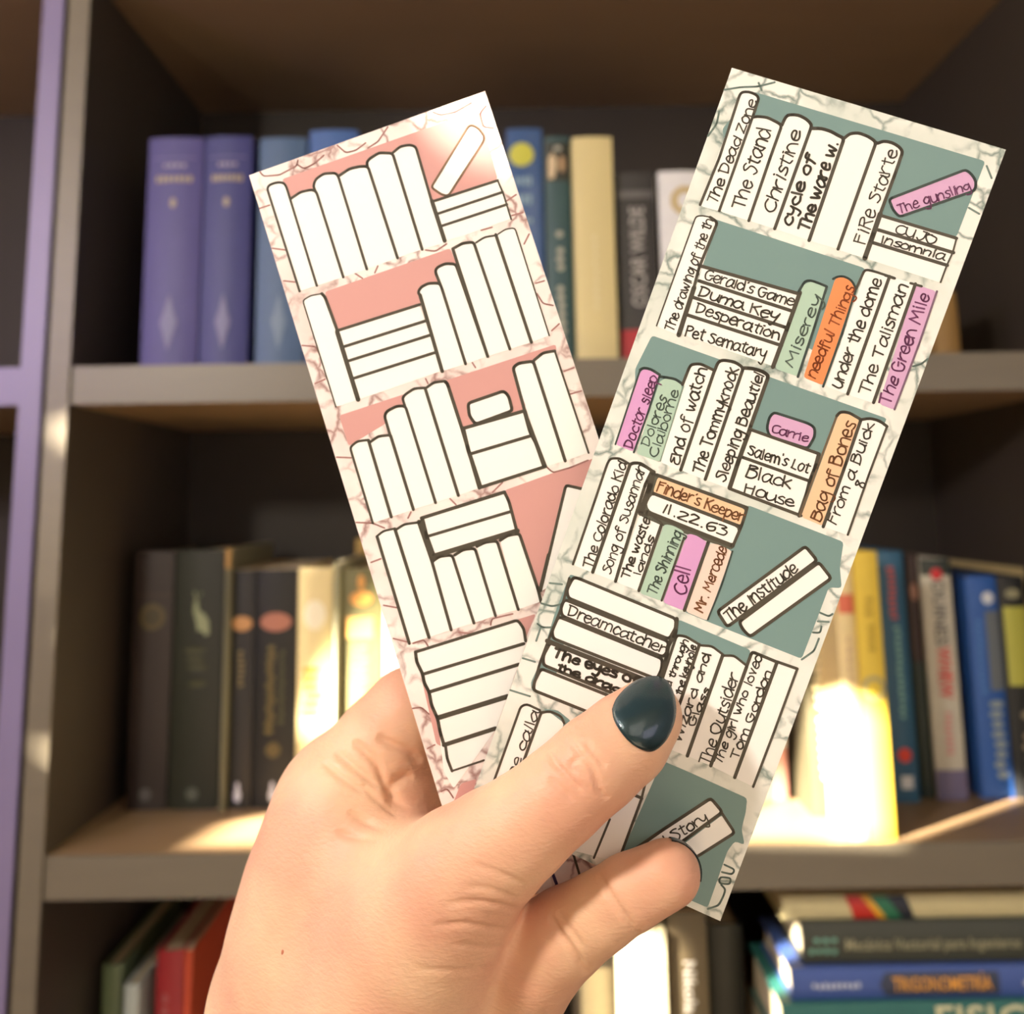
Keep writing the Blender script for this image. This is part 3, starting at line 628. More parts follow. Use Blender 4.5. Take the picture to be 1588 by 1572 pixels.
# ------------------------------------------------------------------ the hand: rounded tapering volumes blended into one skin
def P3(px, py, z): return np.array([(px - PPX) / F_PX * z, (py - PPY) / F_PX * z, z])
HZ = []                                                           # (a, ra, b, rb, blend) in camera metres
def chain(pts, k=0.006):
    q = [(P3(x, y, z), r * z / F_PX) for x, y, z, r in pts]
    HZ.append((k, [(a, ra, b, rb) for (a, ra), (b, rb) in zip(q, q[1:])]))
HAND_BOX = ((-0.090, 0.052, 0.168), (0.046, 0.262, 0.292))
WRIST = (520, 1600, 0.245)
# palm and wrist
chain([(548, 1262, .238, 126), (532, 1372, .239, 147), (530, 1482, .241, 178), (530, 1572, .244, 206), (520, 1800, .254, 200), (520, 2200, .27, 190)], .010)
chain([(640, 1440, .246, 110), (690, 1570, .240, 118), (600, 1800, .255, 150)], .014)
# thumb
chain([(1003, 1111, .1965, 56), (970, 1146, .1950, 68), (925, 1183, .1935, 72), (867, 1234, .194, 73), (808, 1283, .196, 79), (765, 1315, .199, 88), (716, 1356, .203, 101), (655, 1440, .211, 130), (600, 1600, .224, 168), (570, 1800, .245, 175)], .010)
# thenar web between thumb root and palm
chain([(690, 1380, .214, 78), (610, 1370, .222, 96), (530, 1340, .231, 100)], .014)
chain([(600, 1500, .224, 140), (520, 1440, .234, 130)], .014)
# index finger, folded behind the cards
chain([(557, 1232, .236, 94), (599, 1160, .238, 83), (638, 1109, .240, 73), (700, 1090, .243, 62), (790, 1075, .240, 57), (870, 1060, .231, 52)], .006)
# fold of skin under the index finger
chain([(585, 1280, .238, 84), (620, 1238, .2345, 70)], .0035)
# middle finger behind
chain([(560, 1330, .250, 100), (622, 1262, .256, 72), (650, 1240, .258, 66), (720, 1230, .258, 62), (830, 1215, .254, 58), (940, 1190, .238, 54), (960, 1180, .229, 50)], .004)
# ring finger behind
chain([(600, 1420, .262, 95), (720, 1370, .268, 60), (840, 1320, .262, 56), (930, 1290, .242, 50), (950, 1280, .230, 46)], .004)
# small finger in front of the cards
chain([(1036, 1354, .1950, 51), (975, 1384, .1965, 56), (932, 1412, .199, 58), (877, 1447, .204, 66), (834, 1484, .209, 73), (762, 1590, .222, 84), (700, 1700, .24, 110)], .005)
PINKY_TIP = (1036, 1353, .1955, 50)
THUMB_NAIL = [(951, 1100), (956, 1086), (966, 1073), (981, 1060), (999, 1052), (1017, 1050), (1032, 1056), (1042, 1072), (1047, 1095), (1045, 1117), (1037, 1138), (1027, 1152), (1014, 1162), (1000, 1162), (981, 1152), (965, 1135), (954, 1116)]
CREASES = [
 (.0006, 4, 0, 1, [(853, 1163), (858, 1180), (875, 1198), (893, 1217), (906, 1229)]),
 (.0005, 4, 0, 1, [(886, 1152), (897, 1167), (914, 1182), (923, 1203), (930, 1228), (944, 1240)]),
 (.0004, 4, 0, 1, [(902, 1172), (885, 1185), (895, 1200)]),
 (.0004, 5, 0, 1, [(850, 1205), (870, 1222), (888, 1240)]),
 (.0004, 5, 0, 1, [(905, 1150), (925, 1172), (940, 1190)]),
 (.0004, 4, 0, 1, [(690, 1402), (735, 1398), (775, 1404), (806, 1412)]),
 (.0004, 4, 0, 1, [(670, 1436), (720, 1432), (760, 1440), (795, 1442)]),
 (.0003, 4, 0, 1, [(720, 1375), (760, 1378), (800, 1394)]),
 (.0003, 4, 0, 1, [(700, 1462), (750, 1470), (792, 1468)]),
 (.0002, 5, 0, 1, [(640, 1500), (700, 1505), (770, 1500)]),
 (.0003, 4, 0, 1, [(730, 1340), (770, 1352), (815, 1372)]),
 (.0009, 6, 0, 1, [(548, 1148), (566, 1165), (585, 1185), (600, 1222), (640, 1262)]),
 (.0007, 6, 0, 1, [(520, 1165), (550, 1190), (590, 1222)]),
 (.0005, 5, 0, 1, [(500, 1180), (530, 1205), (565, 1228)]),
 (.0009, 7, 0, 1, [(585, 1140), (604, 1152), (630, 1163), (655, 1182)]),
 (.0007, 9, 0, 1, [(640, 1200), (612, 1215), (608, 1245), (640, 1280)]),
 (.0004, 4, 0, 1, [(560, 1215), (590, 1245), (622, 1270)]),
 (.0006, 7, 0, 1, [(540, 1258), (580, 1280), (620, 1290), (660, 1285)]),
 (.0004, 5, 0, 1, [(520, 1290), (560, 1300), (600, 1302)]),
 (.0008, 5, 0, 1, [(850, 1418), (870, 1448), (890, 1478), (912, 1510)]),
 (.0004, 5, 0, 1, [(864, 1412), (884, 1442), (902, 1470)]),
 (.0006, 5, 0, 1, [(928, 1352), (942, 1380), (962, 1412), (992, 1452)]),
]

def cone_sdf(p, a, ra, b, rb):
    ba = b - a; l2 = float(ba @ ba); rr = ra - rb; a2 = l2 - rr * rr; il2 = 1 / l2
    pa = p - a; y = pa @ ba; z = y - l2
    x = pa * l2 - y[..., None] * ba; x2 = (x * x).sum(-1)
    y2 = y * y * l2; z2 = z * z * l2
    k = np.sign(rr) * rr * rr * x2
    res = (np.sqrt(x2 * a2 * il2) + y * rr) * il2 - ra
    m1 = np.sign(z) * a2 * z2 > k; m2 = np.sign(y) * a2 * y2 < k
    res = np.where(m2, np.sqrt(x2 + y2) * il2 - ra, res)
    return np.where(m1, np.sqrt(x2 + z2) * il2 - rb, res)
def build_field(vox, lo, hi):
    n = np.ceil((hi - lo) / vox).astype(int) + 1
    D = np.full(n, 0.05, np.float32)
    for k, cones in HZ:
        A = np.array([c[0] for c in cones] + [c[2] for c in cones]); m = max(max(c[1], c[3]) for c in cones) + 0.012
        i0 = np.clip(np.floor((A.min(0) - m - lo) / vox).astype(int), 0, n - 1); i1 = np.clip(np.ceil((A.max(0) + m - lo) / vox).astype(int) + 1, 1, n)
        if (i1 <= i0).any(): continue
        d = np.full(i1 - i0, 0.05, np.float32)
        for a, ra, b, rb in cones:
            m = max(ra, rb) + 0.012
            j0 = np.maximum(np.floor((np.minimum(a, b) - m - lo) / vox).astype(int), i0); j1 = np.minimum(np.ceil((np.maximum(a, b) + m - lo) / vox).astype(int) + 1, i1)
            if (j1 <= j0).any(): continue
            g = np.stack(np.meshgrid(*[lo[j] + vox * np.arange(j0[j], j1[j], dtype=np.float32) for j in range(3)], indexing='ij'), -1)
            e = cone_sdf(g, a, ra, b, rb).astype(np.float32); o0 = j0 - i0; o1 = j1 - i0
            q = d[o0[0]:o1[0], o0[1]:o1[1], o0[2]:o1[2]]; kk = 0.0012; h = np.clip(kk - np.abs(q - e), 0, None) / kk
            d[o0[0]:o1[0], o0[1]:o1[1], o0[2]:o1[2]] = np.minimum(q, e) - h * h * h * kk / 6
        s_ = D[i0[0]:i1[0], i0[1]:i1[1], i0[2]:i1[2]]
        h = np.clip(k - np.abs(s_ - d), 0, None) / k
        D[i0[0]:i1[0], i0[1]:i1[1], i0[2]:i1[2]] = np.minimum(s_, d) - h * h * h * k / 6
    return D
def surface_nets(D, lo, vox):
    S = D < 0
    c = [S[i:S.shape[0] - 1 + i, j:S.shape[1] - 1 + j, k:S.shape[2] - 1 + k] for i in (0, 1) for j in (0, 1) for k in (0, 1)]
    cnt = sum(x.astype(np.int8) for x in c); act = (cnt > 0) & (cnt < 8)
    idx = -np.ones(act.shape, np.int64); cells = np.argwhere(act); idx[act] = np.arange(len(cells))
    acc = np.zeros((len(cells), 3)); num = np.zeros(len(cells))
    corners = [(i, j, k) for i in (0, 1) for j in (0, 1) for k in (0, 1)]
    dv = {q: D[cells[:, 0] + q[0], cells[:, 1] + q[1], cells[:, 2] + q[2]] for q in corners}
    for q in corners:
        for ax in range(3):
            if q[ax] == 0:
                r = list(q); r[ax] = 1; r = tuple(r); a, b = dv[q], dv[r]; m = (a < 0) != (b < 0)
                t = np.where(m, a / np.where(m, a - b, 1), 0); pt = np.tile(np.array(q, float), (len(cells), 1)); pt[:, ax] = t
                acc += pt * m[:, None]; num += m
    V = lo + vox * (cells + acc / num[:, None]); F = []
    for ax in range(3):
        sl0 = [slice(None)] * 3; sl1 = [slice(None)] * 3; sl0[ax] = slice(0, -1); sl1[ax] = slice(1, None)
        a, b = S[tuple(sl0)], S[tuple(sl1)]; e = np.argwhere(a != b)
        u, v = [(1, 2), (2, 0), (0, 1)][ax]
        ok = (e[:, u] > 0) & (e[:, v] > 0) & (e[:, u] < S.shape[u] - 1) & (e[:, v] < S.shape[v] - 1); e = e[ok]
        flip = a[tuple(e.T)]
        def g(du, dv_):
            q = e.copy(); q[:, u] -= du; q[:, v] -= dv_; return idx[tuple(q.T)]
        quad = np.stack([g(1, 1), g(0, 1), g(0, 0), g(1, 0)], 1)
        quad[~flip] = quad[~flip][:, ::-1]; F.append(quad)
    return V, np.concatenate(F)
VOX = 0.0006

lo = np.array(HAND_BOX[0]); hi = np.array(HAND_BOX[1])
FIELD = build_field(VOX, lo, hi)
HV, HF = surface_nets(FIELD, lo, VOX)
def vnormals(V, F):
    n = np.cross(V[F[:, 2]] - V[F[:, 0]], V[F[:, 3]] - V[F[:, 1]]); N = np.zeros_like(V)
    for j in range(4): np.add.at(N, F[:, j], n)
    return N / (np.linalg.norm(N, axis=1, keepdims=True) + 1e-12)
def relax(V, F, n, lam=.5):
    e = np.concatenate([F[:, [0, 1]], F[:, [1, 2]], F[:, [2, 3]], F[:, [3, 0]]]); deg = np.bincount(e.ravel(), minlength=len(V))[:, None] 
    for _ in range(n):
        s_ = np.zeros_like(V); 
        for j in range(3): s_[:, j] = np.bincount(e[:, 0], V[e[:, 1], j], len(V)) + np.bincount(e[:, 1], V[e[:, 0], j], len(V))
        V = V + lam * (s_ / deg - V)
    return V
HV = relax(HV, HF, 14)
HN = vnormals(HV, HF)
if ((HV - HV.mean(0)) * HN).sum() < 0: HF = HF[:, ::-1]; HN = -HN
# folds and wrinkles pressed into the skin facing the viewer
pix = np.stack([HV[:, 0] / HV[:, 2] * F_PX + PPX, HV[:, 1] / HV[:, 2] * F_PX + PPY], 1)
facing = np.clip(-HN[:, 2] * 1.6, 0, 1)
disp = np.zeros(len(HV))
for depth, wd, zlo, zhi, pts in CREASES:
    pts = np.array(catmull([tuple(q) for q in pts], 5)); best = np.full(len(HV), 1e9); tt = np.zeros(len(HV)); sel = np.where((pix[:, 0] > pts[:, 0].min() - 40) & (pix[:, 0] < pts[:, 0].max() + 40) & (pix[:, 1] > pts[:, 1].min() - 40) & (pix[:, 1] < pts[:, 1].max() + 40) & (HV[:, 2] > zlo) & (HV[:, 2] < zhi))[0]
    if not len(sel): continue
    q = pix[sel]; bd = np.full(len(sel), 1e9); bt = np.zeros(len(sel)); n = len(pts) - 1
    for i in range(n):
        a, b = pts[i], pts[i + 1]; ab = b - a; t = np.clip(((q - a) @ ab) / (ab @ ab + 1e-9), 0, 1); d = np.linalg.norm(q - a - t[:, None] * ab, axis=1)
        m = d < bd; bd[m] = d[m]; bt[m] = (i + t[m]) / n
    taper = np.clip(np.minimum(bt, 1 - bt) * 5, 0, 1) ** .7
    disp[sel] += -1.2 * depth * np.exp(-(bd / wd) ** 2) * taper * facing[sel]
HV = HV + HN * disp[:, None]
hv_world = [tuple(CAMM @ Vector(v)) for v in HV]
wrist = CAMM @ Vector(P3(*WRIST))
m_skin = bpy.data.materials.new('skin'); m_skin.use_nodes = True
nt = m_skin.node_tree; b = nt.nodes['Principled BSDF']; b.inputs['Roughness'].default_value = 0.48; b.inputs['Specular IOR Level'].default_value = 0.35
b.inputs['Subsurface Weight'].default_value = 0.12; b.inputs['Subsurface Radius'].default_value = (1.0, 0.35, 0.2); b.inputs['Subsurface Scale'].default_value = 0.003
tc = nt.nodes.new('ShaderNodeTexCoord'); n1 = nt.nodes.new('ShaderNodeTexNoise'); n1.inputs['Scale'].default_value = 38; n1.inputs['Detail'].default_value = 3
nt.links.new(tc.outputs['Object'], n1.inputs['Vector'])
mx = nt.nodes.new('ShaderNodeMix'); mx.data_type = 'RGBA'; mx.inputs['A'].default_value = srgb(226, 184, 150); mx.inputs['B'].default_value = srgb(216, 162, 134)
mrs = nt.nodes.new('ShaderNodeMapRange'); mrs.inputs['From Min'].default_value = .38; mrs.inputs['From Max'].default_value = .62; nt.links.new(n1.outputs['Fac'], mrs.inputs['Value']); nt.links.new(mrs.outputs[0], mx.inputs['Factor']); nt.links.new(mx.outputs['Result'], b.inputs['Base Color'])
n2 = nt.nodes.new('ShaderNodeTexNoise'); n2.inputs['Scale'].default_value = 700; n2.inputs['Detail'].default_value = 4
mp = nt.nodes.new('ShaderNodeMapping'); mp.inputs['Scale'].default_value = (1, 1, 2.2); mp.inputs['Rotation'].default_value = (0, .6, 0)
nt.links.new(tc.outputs['Object'], mp.inputs[0]); nt.links.new(mp.outputs[0], n2.inputs['Vector'])
bp = nt.nodes.new('ShaderNodeBump'); bp.inputs['Strength'].default_value = 0.35; bp.inputs['Distance'].default_value = 0.0005
nt.links.new(n2.outputs['Fac'], bp.inputs['Height']); nt.links.new(bp.outputs[0], b.inputs['Normal'])
person = empty('person', wrist, label="bare left hand and wrist with dark teal nail polish, pinching the two bookmarks", category='person')
me = mesh([tuple(Vector(v) - wrist) for v in hv_world], [tuple(int(i) for i in f) for f in HF], smooth=True)
hand = link('hand', me, m_skin, person)

# nails
m_polish = bpy.data.materials.new('teal_nail_polish'); m_polish.use_nodes = True
nt = m_polish.node_tree; b = nt.nodes['Principled BSDF']; b.inputs['Base Color'].default_value = srgb(26, 52, 58); b.inputs['Roughness'].default_value = 0.30; b.inputs['Coat Weight'].default_value = 0.8; b.inputs['Coat Roughness'].default_value = 0.12; b.inputs['Metallic'].default_value = 0.35
vn = nt.nodes.new('ShaderNodeTexVoronoi'); vn.inputs['Scale'].default_value = 4500; tc = nt.nodes.new('ShaderNodeTexCoord'); nt.links.new(tc.outputs['Object'], vn.inputs['Vector'])
bp = nt.nodes.new('ShaderNodeBump'); bp.inputs['Strength'].default_value = 0.25; bp.inputs['Distance'].default_value = 0.0001; nt.links.new(vn.outputs['Distance'], bp.inputs['Height']); nt.links.new(bp.outputs[0], b.inputs['Normal'])
m_nail = mat('bare_nail_rim', srgb(226, 190, 168), rough=0.3)
def depth_at(px, py, z0=0.13, z1=0.26):
    ds = np.linspace(z0, z1, 700); P = np.stack([(px - PPX) / F_PX * ds, (py - PPY) / F_PX * ds, ds], 1)
    ii = np.clip(np.round((P - lo) / VOX).astype(int), 0, np.array(FIELD.shape) - 1); v = FIELD[tuple(ii.T)]
    k = np.where(v < 0)[0]
    if not len(k): return None
    k = k[0]
    if k == 0: return ds[0]
    return ds[k - 1] + (ds[k] - ds[k - 1]) * v[k - 1] / (v[k - 1] - v[k] + 1e-9)
def nail_plate(outline, lift, grow=1.0, n_r=9):
    o_ = np.array(catmull([tuple(q) for q in outline] + [tuple(outline[0])], 4))[:-1]; c = o_.mean(0); o_ = c + (o_ - c) * grow
    V = []; Fc = []; m = len(o_)
    pts = [c] + [c + (q - c) * (r / n_r) for r in range(1, n_r + 1) for q in o_]
    rr = [0] + [r / n_r for r in range(1, n_r + 1) for q in o_]
    dz = [depth_at(*q) for q in pts]; A = np.array([[1, *((q - c) / 50), *(((q - c) / 50) ** 2), ((q - c) / 50).prod()] for q in pts])
    ok = [i for i, d in enumerate(dz) if d is not None]
    co = np.linalg.lstsq(A[ok], np.array([dz[i] for i in ok]), rcond=None)[0]; fit = A @ co      # smooth plate shape
    for q, r, z in zip(pts, rr, fit):
        z = z - lift * (1 - .45 * r ** 6); V.append(P3(q[0], q[1], z))
    for j in range(m): Fc.append((0, 1 + j, 1 + (j + 1) % m))
    for r in range(n_r - 1):
        for j in range(m):
            a = 1 + r * m + j; b_ = 1 + r * m + (j + 1) % m; Fc.append((a, a + m, b_ + m, b_))
    k = len(V); V += [P3(q[0], q[1], z + .0012) for q, z in list(zip(pts, fit))[-m:]]
    base = 1 + (n_r - 1) * m
    for j in range(m): Fc.append((base + j, k + j, k + (j + 1) % m, base + (j + 1) % m))
    return mesh([tuple((CAMM @ Vector(v)) - wrist) for v in V], Fc, smooth=True)
link('thumb_nail', nail_plate(THUMB_NAIL, 0.0011, 1.04), m_polish, person, label='dark teal polished thumb nail')
# small finger nail: a curved plate on the far side of the tip, its edge showing past the finger
def back_nail(c, rpx, ang0, ang1, name):
    cc = P3(*c); R_ = rpx * c[2] / F_PX; V = []; Fc = []; nu, nv = 14, 8
    for sh in (0, -.0006):
        for i in range(nu + 1):
            a = rad(ang0 + (ang1 - ang0) * i / nu)
            for j in range(nv + 1):
                e = rad(-4 + 58 * j / nv); R2 = R_ + sh
                V.append(cc + np.array([math.cos(a) * math.cos(e) * R2, math.sin(a) * math.cos(e) * R2, math.sin(e) * R2 * .8]))
    K = (nu + 1) * (nv + 1)
    for s0 in (0, K):
        for i in range(nu):
            for j in range(nv):
                q = s0 + i * (nv + 1) + j; f = (q, q + 1, q + nv + 2, q + nv + 1); Fc.append(f if s0 else f[::-1])
    for i in range(nu): q = i * (nv + 1); Fc.append((q, q + nv + 1, q + nv + 1 + K, q + K))
    return link(name, mesh([tuple((CAMM @ Vector(v)) - wrist) for v in V], Fc, smooth=True), m_polish, person, label='dark teal polished finger nail seen edge on')
mv, mf = [], []
mc = P3(440, 1478, depth_at(440, 1478, .15, .26) or .2)
for i in range(5):
    for j in range(12):
        rr_ = .00062 * math.cos(i * .35); mv.append(tuple((CAMM @ Vector(mc + np.array([math.cos(j * math.pi / 6) * rr_, math.sin(j * math.pi / 6) * rr_ * 1.3, .0003 - .0004 * math.sin(i * .35)]))) - wrist))
for i in range(4):
    for j in range(12): mf.append((i * 12 + j, i * 12 + (j + 1) % 12, (i + 1) * 12 + (j + 1) % 12, (i + 1) * 12 + j))
mf.append(tuple(range(48, 60)))
link('mole', mesh(mv, mf, smooth=True), mat('mole_skin', srgb(176, 104, 76), rough=.5), person)
back_nail(PINKY_TIP[:3], PINKY_TIP[3] + 2.5, -84, 14, 'finger_nail')

# ------------------------------------------------------------------ room shell
FY = 0.76                                                        # front plane of the bookcases
m_wall = mat('wall_paint', srgb(196, 188, 174), rough=.8, noise=.06, scale=8, bump=.15)
m_floor = mat('floor_wood', srgb(120, 88, 60), rough=.5, noise=.25, scale=9, stretch=(1, 12, 1))
box_obj('floor', (-2.6, 2.4, -1.06, 1.20, -0.05, 0.0), m_floor, kind='structure')
box_obj('wall_north', (-2.6, 2.4, 1.12, 1.20, 0.0, 2.7), m_wall, kind='structure')
# ------------------------------------------------------------------ bookcases
m_edge = mat('lit_shelf_edge', srgb(112, 104, 88), rough=.42, noise=.10, scale=14, stretch=(1, 1, 6))  # lighter than the inside: light on the fronts put into the colour
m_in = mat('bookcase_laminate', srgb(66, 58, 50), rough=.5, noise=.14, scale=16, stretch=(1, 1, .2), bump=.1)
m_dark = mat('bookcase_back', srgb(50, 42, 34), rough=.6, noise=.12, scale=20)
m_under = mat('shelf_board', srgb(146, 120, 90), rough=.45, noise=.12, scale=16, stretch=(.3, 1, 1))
z2 = at(794, 557, FY).z; z3 = at(794, 1318, FY).z; PITCHZ = z2 - z3; TH = z2 - at(794, 616, FY).z
xL0, xL1 = at(75, 570, FY).x, at(108, 570, FY).x
print('Z2', z2, 'Z3', z3, 'pitch', PITCHZ, 'thick', TH, 'xL', xL0, xL1)
DEPTH = 0.30; XR = at(1588, 780, FY).x + 0.07; TOPZ = z2 + 2 * PITCHZ
m_violet_lit = mat('violet_lit_edge', srgb(124, 114, 146), rough=.42, noise=.08, scale=14)  # violet light spill put into the edge colour
z4 = z3 - .245
def bookcase(x0, x1, label, m_edge=m_edge):
    r = empty('bookcase', ((x0 + x1) / 2, FY + DEPTH / 2, 0), label=label, category='bookcase')
    ox, oy = r.location.x, r.location.y; pt = 0.0165
    def b(name, q, m, **k): return box_obj(name, (q[0] - ox, q[1] - ox, q[2] - oy, q[3] - oy, q[4], q[5]), m, r, **k)
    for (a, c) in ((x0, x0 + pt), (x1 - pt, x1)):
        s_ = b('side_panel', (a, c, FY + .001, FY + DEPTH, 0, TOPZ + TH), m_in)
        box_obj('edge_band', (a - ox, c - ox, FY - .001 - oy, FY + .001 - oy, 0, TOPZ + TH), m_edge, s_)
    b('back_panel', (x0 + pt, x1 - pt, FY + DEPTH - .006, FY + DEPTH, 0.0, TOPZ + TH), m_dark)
    k = -3
    for k in range(-4, 3):
        zt = z2 + k * PITCHZ
        if k == -4: zt = TH + .05
        if k == -3: zt = z4 - .34
        if k == -2: zt = z4
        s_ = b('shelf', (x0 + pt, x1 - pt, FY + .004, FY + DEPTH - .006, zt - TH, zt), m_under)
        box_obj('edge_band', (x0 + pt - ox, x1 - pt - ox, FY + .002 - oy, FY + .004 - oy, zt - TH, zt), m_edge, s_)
    return r
bookcase(xL0 + .0, XR, 'tall dark brown bookcase filling the frame, packed with books behind the hand')
xa = at(34, 570, FY).x; xb = at(67, 570, FY).x
bookcase(xb - .62, xb, 'second bookcase whose violet lit side edge shows at the far left', m_violet_lit)

# ------------------------------------------------------------------ books
m_page = mat('book_pages', srgb(214, 200, 168), rough=.8, noise=.08, scale=300, stretch=(6, .3, .3))
def deco_mesh(V, F, w_, bulge):
    return [(x, -bulge * (1 - (2 * x / w_) ** 2) - .0004 - lift, z) for x, z, lift in V], F
def deco(book, name, shape, w_, h_, bulge, col, k):
    """shape: ('rect',u0,u1,v0,v1) ('disc',u,v,r) ('text',string,u,v,size,dir) ('poly',[(u,v)]) ('row',u,v0,v1,width,n)"""
    V = []; F = []; t = shape[0]; lift = .00012 * k
    U = lambda u: (u - .5) * w_
    if t == 'rect':
        _, u0, u1, v0, v1 = shape; n = 8
        for i in range(n + 1):
            u = u0 + (u1 - u0) * i / n; V += [(U(u), v0 * h_, lift), (U(u), v1 * h_, lift)]
        F = [(2 * i, 2 * i + 2, 2 * i + 3, 2 * i + 1) for i in range(n)]
    elif t == 'disc':
        _, u, v, r = shape[:4]; ry = shape[4] if len(shape) > 4 else r; n = 20
        V = [(U(u), v * h_, lift)]
        for q in (1, 2, 3): V += [(U(u) + math.cos(a * 2 * math.pi / n) * r * q / 3, v * h_ + math.sin(a * 2 * math.pi / n) * ry * q / 3, lift) for a in range(n)]
        F = [(0, 1 + a, 1 + (a + 1) % n) for a in range(n)] + [(1 + q * n + a, 1 + (q + 1) * n + a, 1 + (q + 1) * n + (a + 1) % n, 1 + q * n + (a + 1) % n) for q in (0, 1) for a in range(n)]
    elif t == 'poly':
        def clip(P_, c, sgn):
            o = []
            for i in range(len(P_)):
                a, b = P_[i], P_[(i + 1) % len(P_)]; da, db = sgn * (a[0] - c), sgn * (b[0] - c)
                if da >= 0: o.append(a)
                if (da > 0) != (db > 0) and abs(da - db) > 1e-9: t_ = da / (da - db); o.append((c, a[1] + (b[1] - a[1]) * t_))
            return o
        us = [u for u, v in shape[1]]; ns = max(1, int((max(us) - min(us)) / .12))
        for i in range(ns):
            u0 = min(us) + (max(us) - min(us)) * i / ns; u1 = min(us) + (max(us) - min(us)) * (i + 1) / ns
            q = clip(clip(list(shape[1]), u0, 1), u1, -1)
            if len(q) > 2: k0 = len(V); V += [(U(u), v * h_, lift) for u, v in q]; F.append(tuple(range(k0, len(V))))
    elif t == 'row':                                              # lettering too blurred to read: a run of soft blots
        _, u, v0, v1, wd, n = shape; rr = random.Random(int(v0 * 1000) + n)
        for i in range(n):
            if rr.random() < .12: continue
            v = v0 + (v1 - v0) * (i + .5) / n; hh = (v1 - v0) * h_ / n * .40; q = len(V); a_ = wd * w_ / 2 * rr.uniform(.75, 1)
            cx = U(u) + rr.uniform(-.1, .1) * wd * w_
            V += [(cx + math.cos(b_ * math.pi / 4 + .39) * a_, v * h_ + math.sin(b_ * math.pi / 4 + .39) * hh, lift) for b_ in range(8)]; F.append(tuple(range(q, q + 8)))
    elif t == 'hrow':
        _, u0, u1, v, hh, n = shape; rr = random.Random(int(v * 1000) + n)
        for i in range(n):
            u = u0 + (u1 - u0) * (i + .5) / n; a_ = (u1 - u0) * w_ / n * .42; q = len(V); hy = hh * h_ / 2 * rr.uniform(.75, 1)
            V += [(U(u) + math.cos(b_ * math.pi / 4 + .39) * a_, v * h_ + math.sin(b_ * math.pi / 4 + .39) * hy, lift) for b_ in range(8)]; F.append(tuple(range(q, q + 8)))
    elif t == 'text':
        s_, u, v, size, dr = shape[1:6]; fit = shape[6] if len(shape) > 6 else None
        if v < 0: v = (h_ + v) / h_
        c = bpy.data.curves.new('t', 'FONT'); c.body = s_; c.size = size; c.align_x = 'CENTER'; c.align_y = 'CENTER'; c.resolution_u = 2; c.offset = size * .012
        o = bpy.data.objects.new('t', c); me = bpy.data.meshes.new_from_object(o)
        ext = max(q.co.x for q in me.vertices) - min(q.co.x for q in me.vertices); fx = fit / ext if fit else 1
        for q in me.vertices:
            x, y = q.co.x * fx, q.co.y
            if dr == 'up': x, y = -y, x
            elif dr == 'down': x, y = y, -x
            V.append((U(u) + x, v * h_ + y, lift + .0006))
        F = [tuple(p.vertices) for p in me.polygons]; bpy.data.objects.remove(o); bpy.data.curves.remove(c)
    V2, F = deco_mesh(V, F, w_, bulge)
    me = mesh(V2, F)
    return link(name, me, col, book)
def book(name_label, w_, h_, dpt, loc, col, bulge=.002, decos=(), rough=.5, lean=0.0, roty=0.0, group=None, soft=False, page=None, coat=.0, noise=.08):
    mcol = mat('cover_%d_%d_%d' % tuple(int(c * 999) for c in col[:3]), col, rough=rough, noise=noise, scale=120, bump=.05, coat=coat)
    r = empty('book', loc, (0, roty, 0) if roty else (0, lean, 0), label=name_label, category='book', group=group or 'books')
    t = .0022 if not soft else .0008; ov = .003 if not soft else 0.0; n = 8
    # cover: curved spine and two boards, one wrapped sheet
    V = []; F = []
    prof = [(-w_ / 2, dpt)] + [(-w_ / 2 + w_ * i / n, -bulge * (1 - (2 * i / n - 1) ** 2)) for i in range(n + 1)] + [(w_ / 2, dpt)]
    inner = [(-w_ / 2 + t, dpt)] + [(-w_ / 2 + t + (w_ - 2 * t) * i / n, t - bulge * (1 - (2 * i / n - 1) ** 2)) for i in range(n + 1)] + [(w_ / 2 - t, dpt)]
    m_ = len(prof)
    for z in (0, h_):
        V += [(x, y, z) for x, y in prof]; V += [(x, y, z) for x, y in inner]
    for i in range(m_ - 1):
        F.append((i, i + 1, 2 * m_ + i + 1, 2 * m_ + i)); F.append((m_ + i + 1, m_ + i, 3 * m_ + i, 3 * m_ + i + 1))
        F.append((i + 1, i, m_ + i, m_ + i + 1)); F.append((2 * m_ + i, 2 * m_ + i + 1, 3 * m_ + i + 1, 3 * m_ + i))
    F.append((0, 2 * m_, 3 * m_, m_)); F.append((m_ - 1, 2 * m_ - 1, 4 * m_ - 1, 3 * m_ - 1))
    link('cover', mesh(V, F), mcol, r)
    box_obj('pages', (-w_ / 2 + t + .0002, w_ / 2 - t - .0002, t + .0004, dpt - ov, ov, h_ - ov), page or m_page, r)
    for k, (nm, shp, c) in enumerate(decos): deco(r, nm, shp, w_, h_, bulge, mat('foil_%d_%d_%d' % tuple(int(v * 999) for v in c[:3]), c, rough=.45), k + 1)
    return r
def shelf_book(xa, xb, ytop, ybase, zs, s, col, label, **k):      # pixels along the foot of the spine; s = how far it stands back from the shelf edge
    Y = FY + s
    x0 = at(xa, ybase, Y).x; x1 = at(xb, ybase, Y).x; h = k.pop('h', None) or at((xa + xb) / 2, ytop, Y).z - zs
    return book(label, (x1 - x0) * .985, h, k.pop('dpt', .15), ((x0 + x1) / 2, Y, zs), col, **k)
C = srgb
G2 = 'books on the upper shelf'; S2 = .035
gold = C(158, 142, 118); dim = C(98, 94, 132)
def emb(c): return [('emblem', ('poly', [(.5, .08), (.42, .14), (.34, .20), (.42, .25), (.5, .32), (.58, .25), (.66, .20), (.58, .14)]), c)]
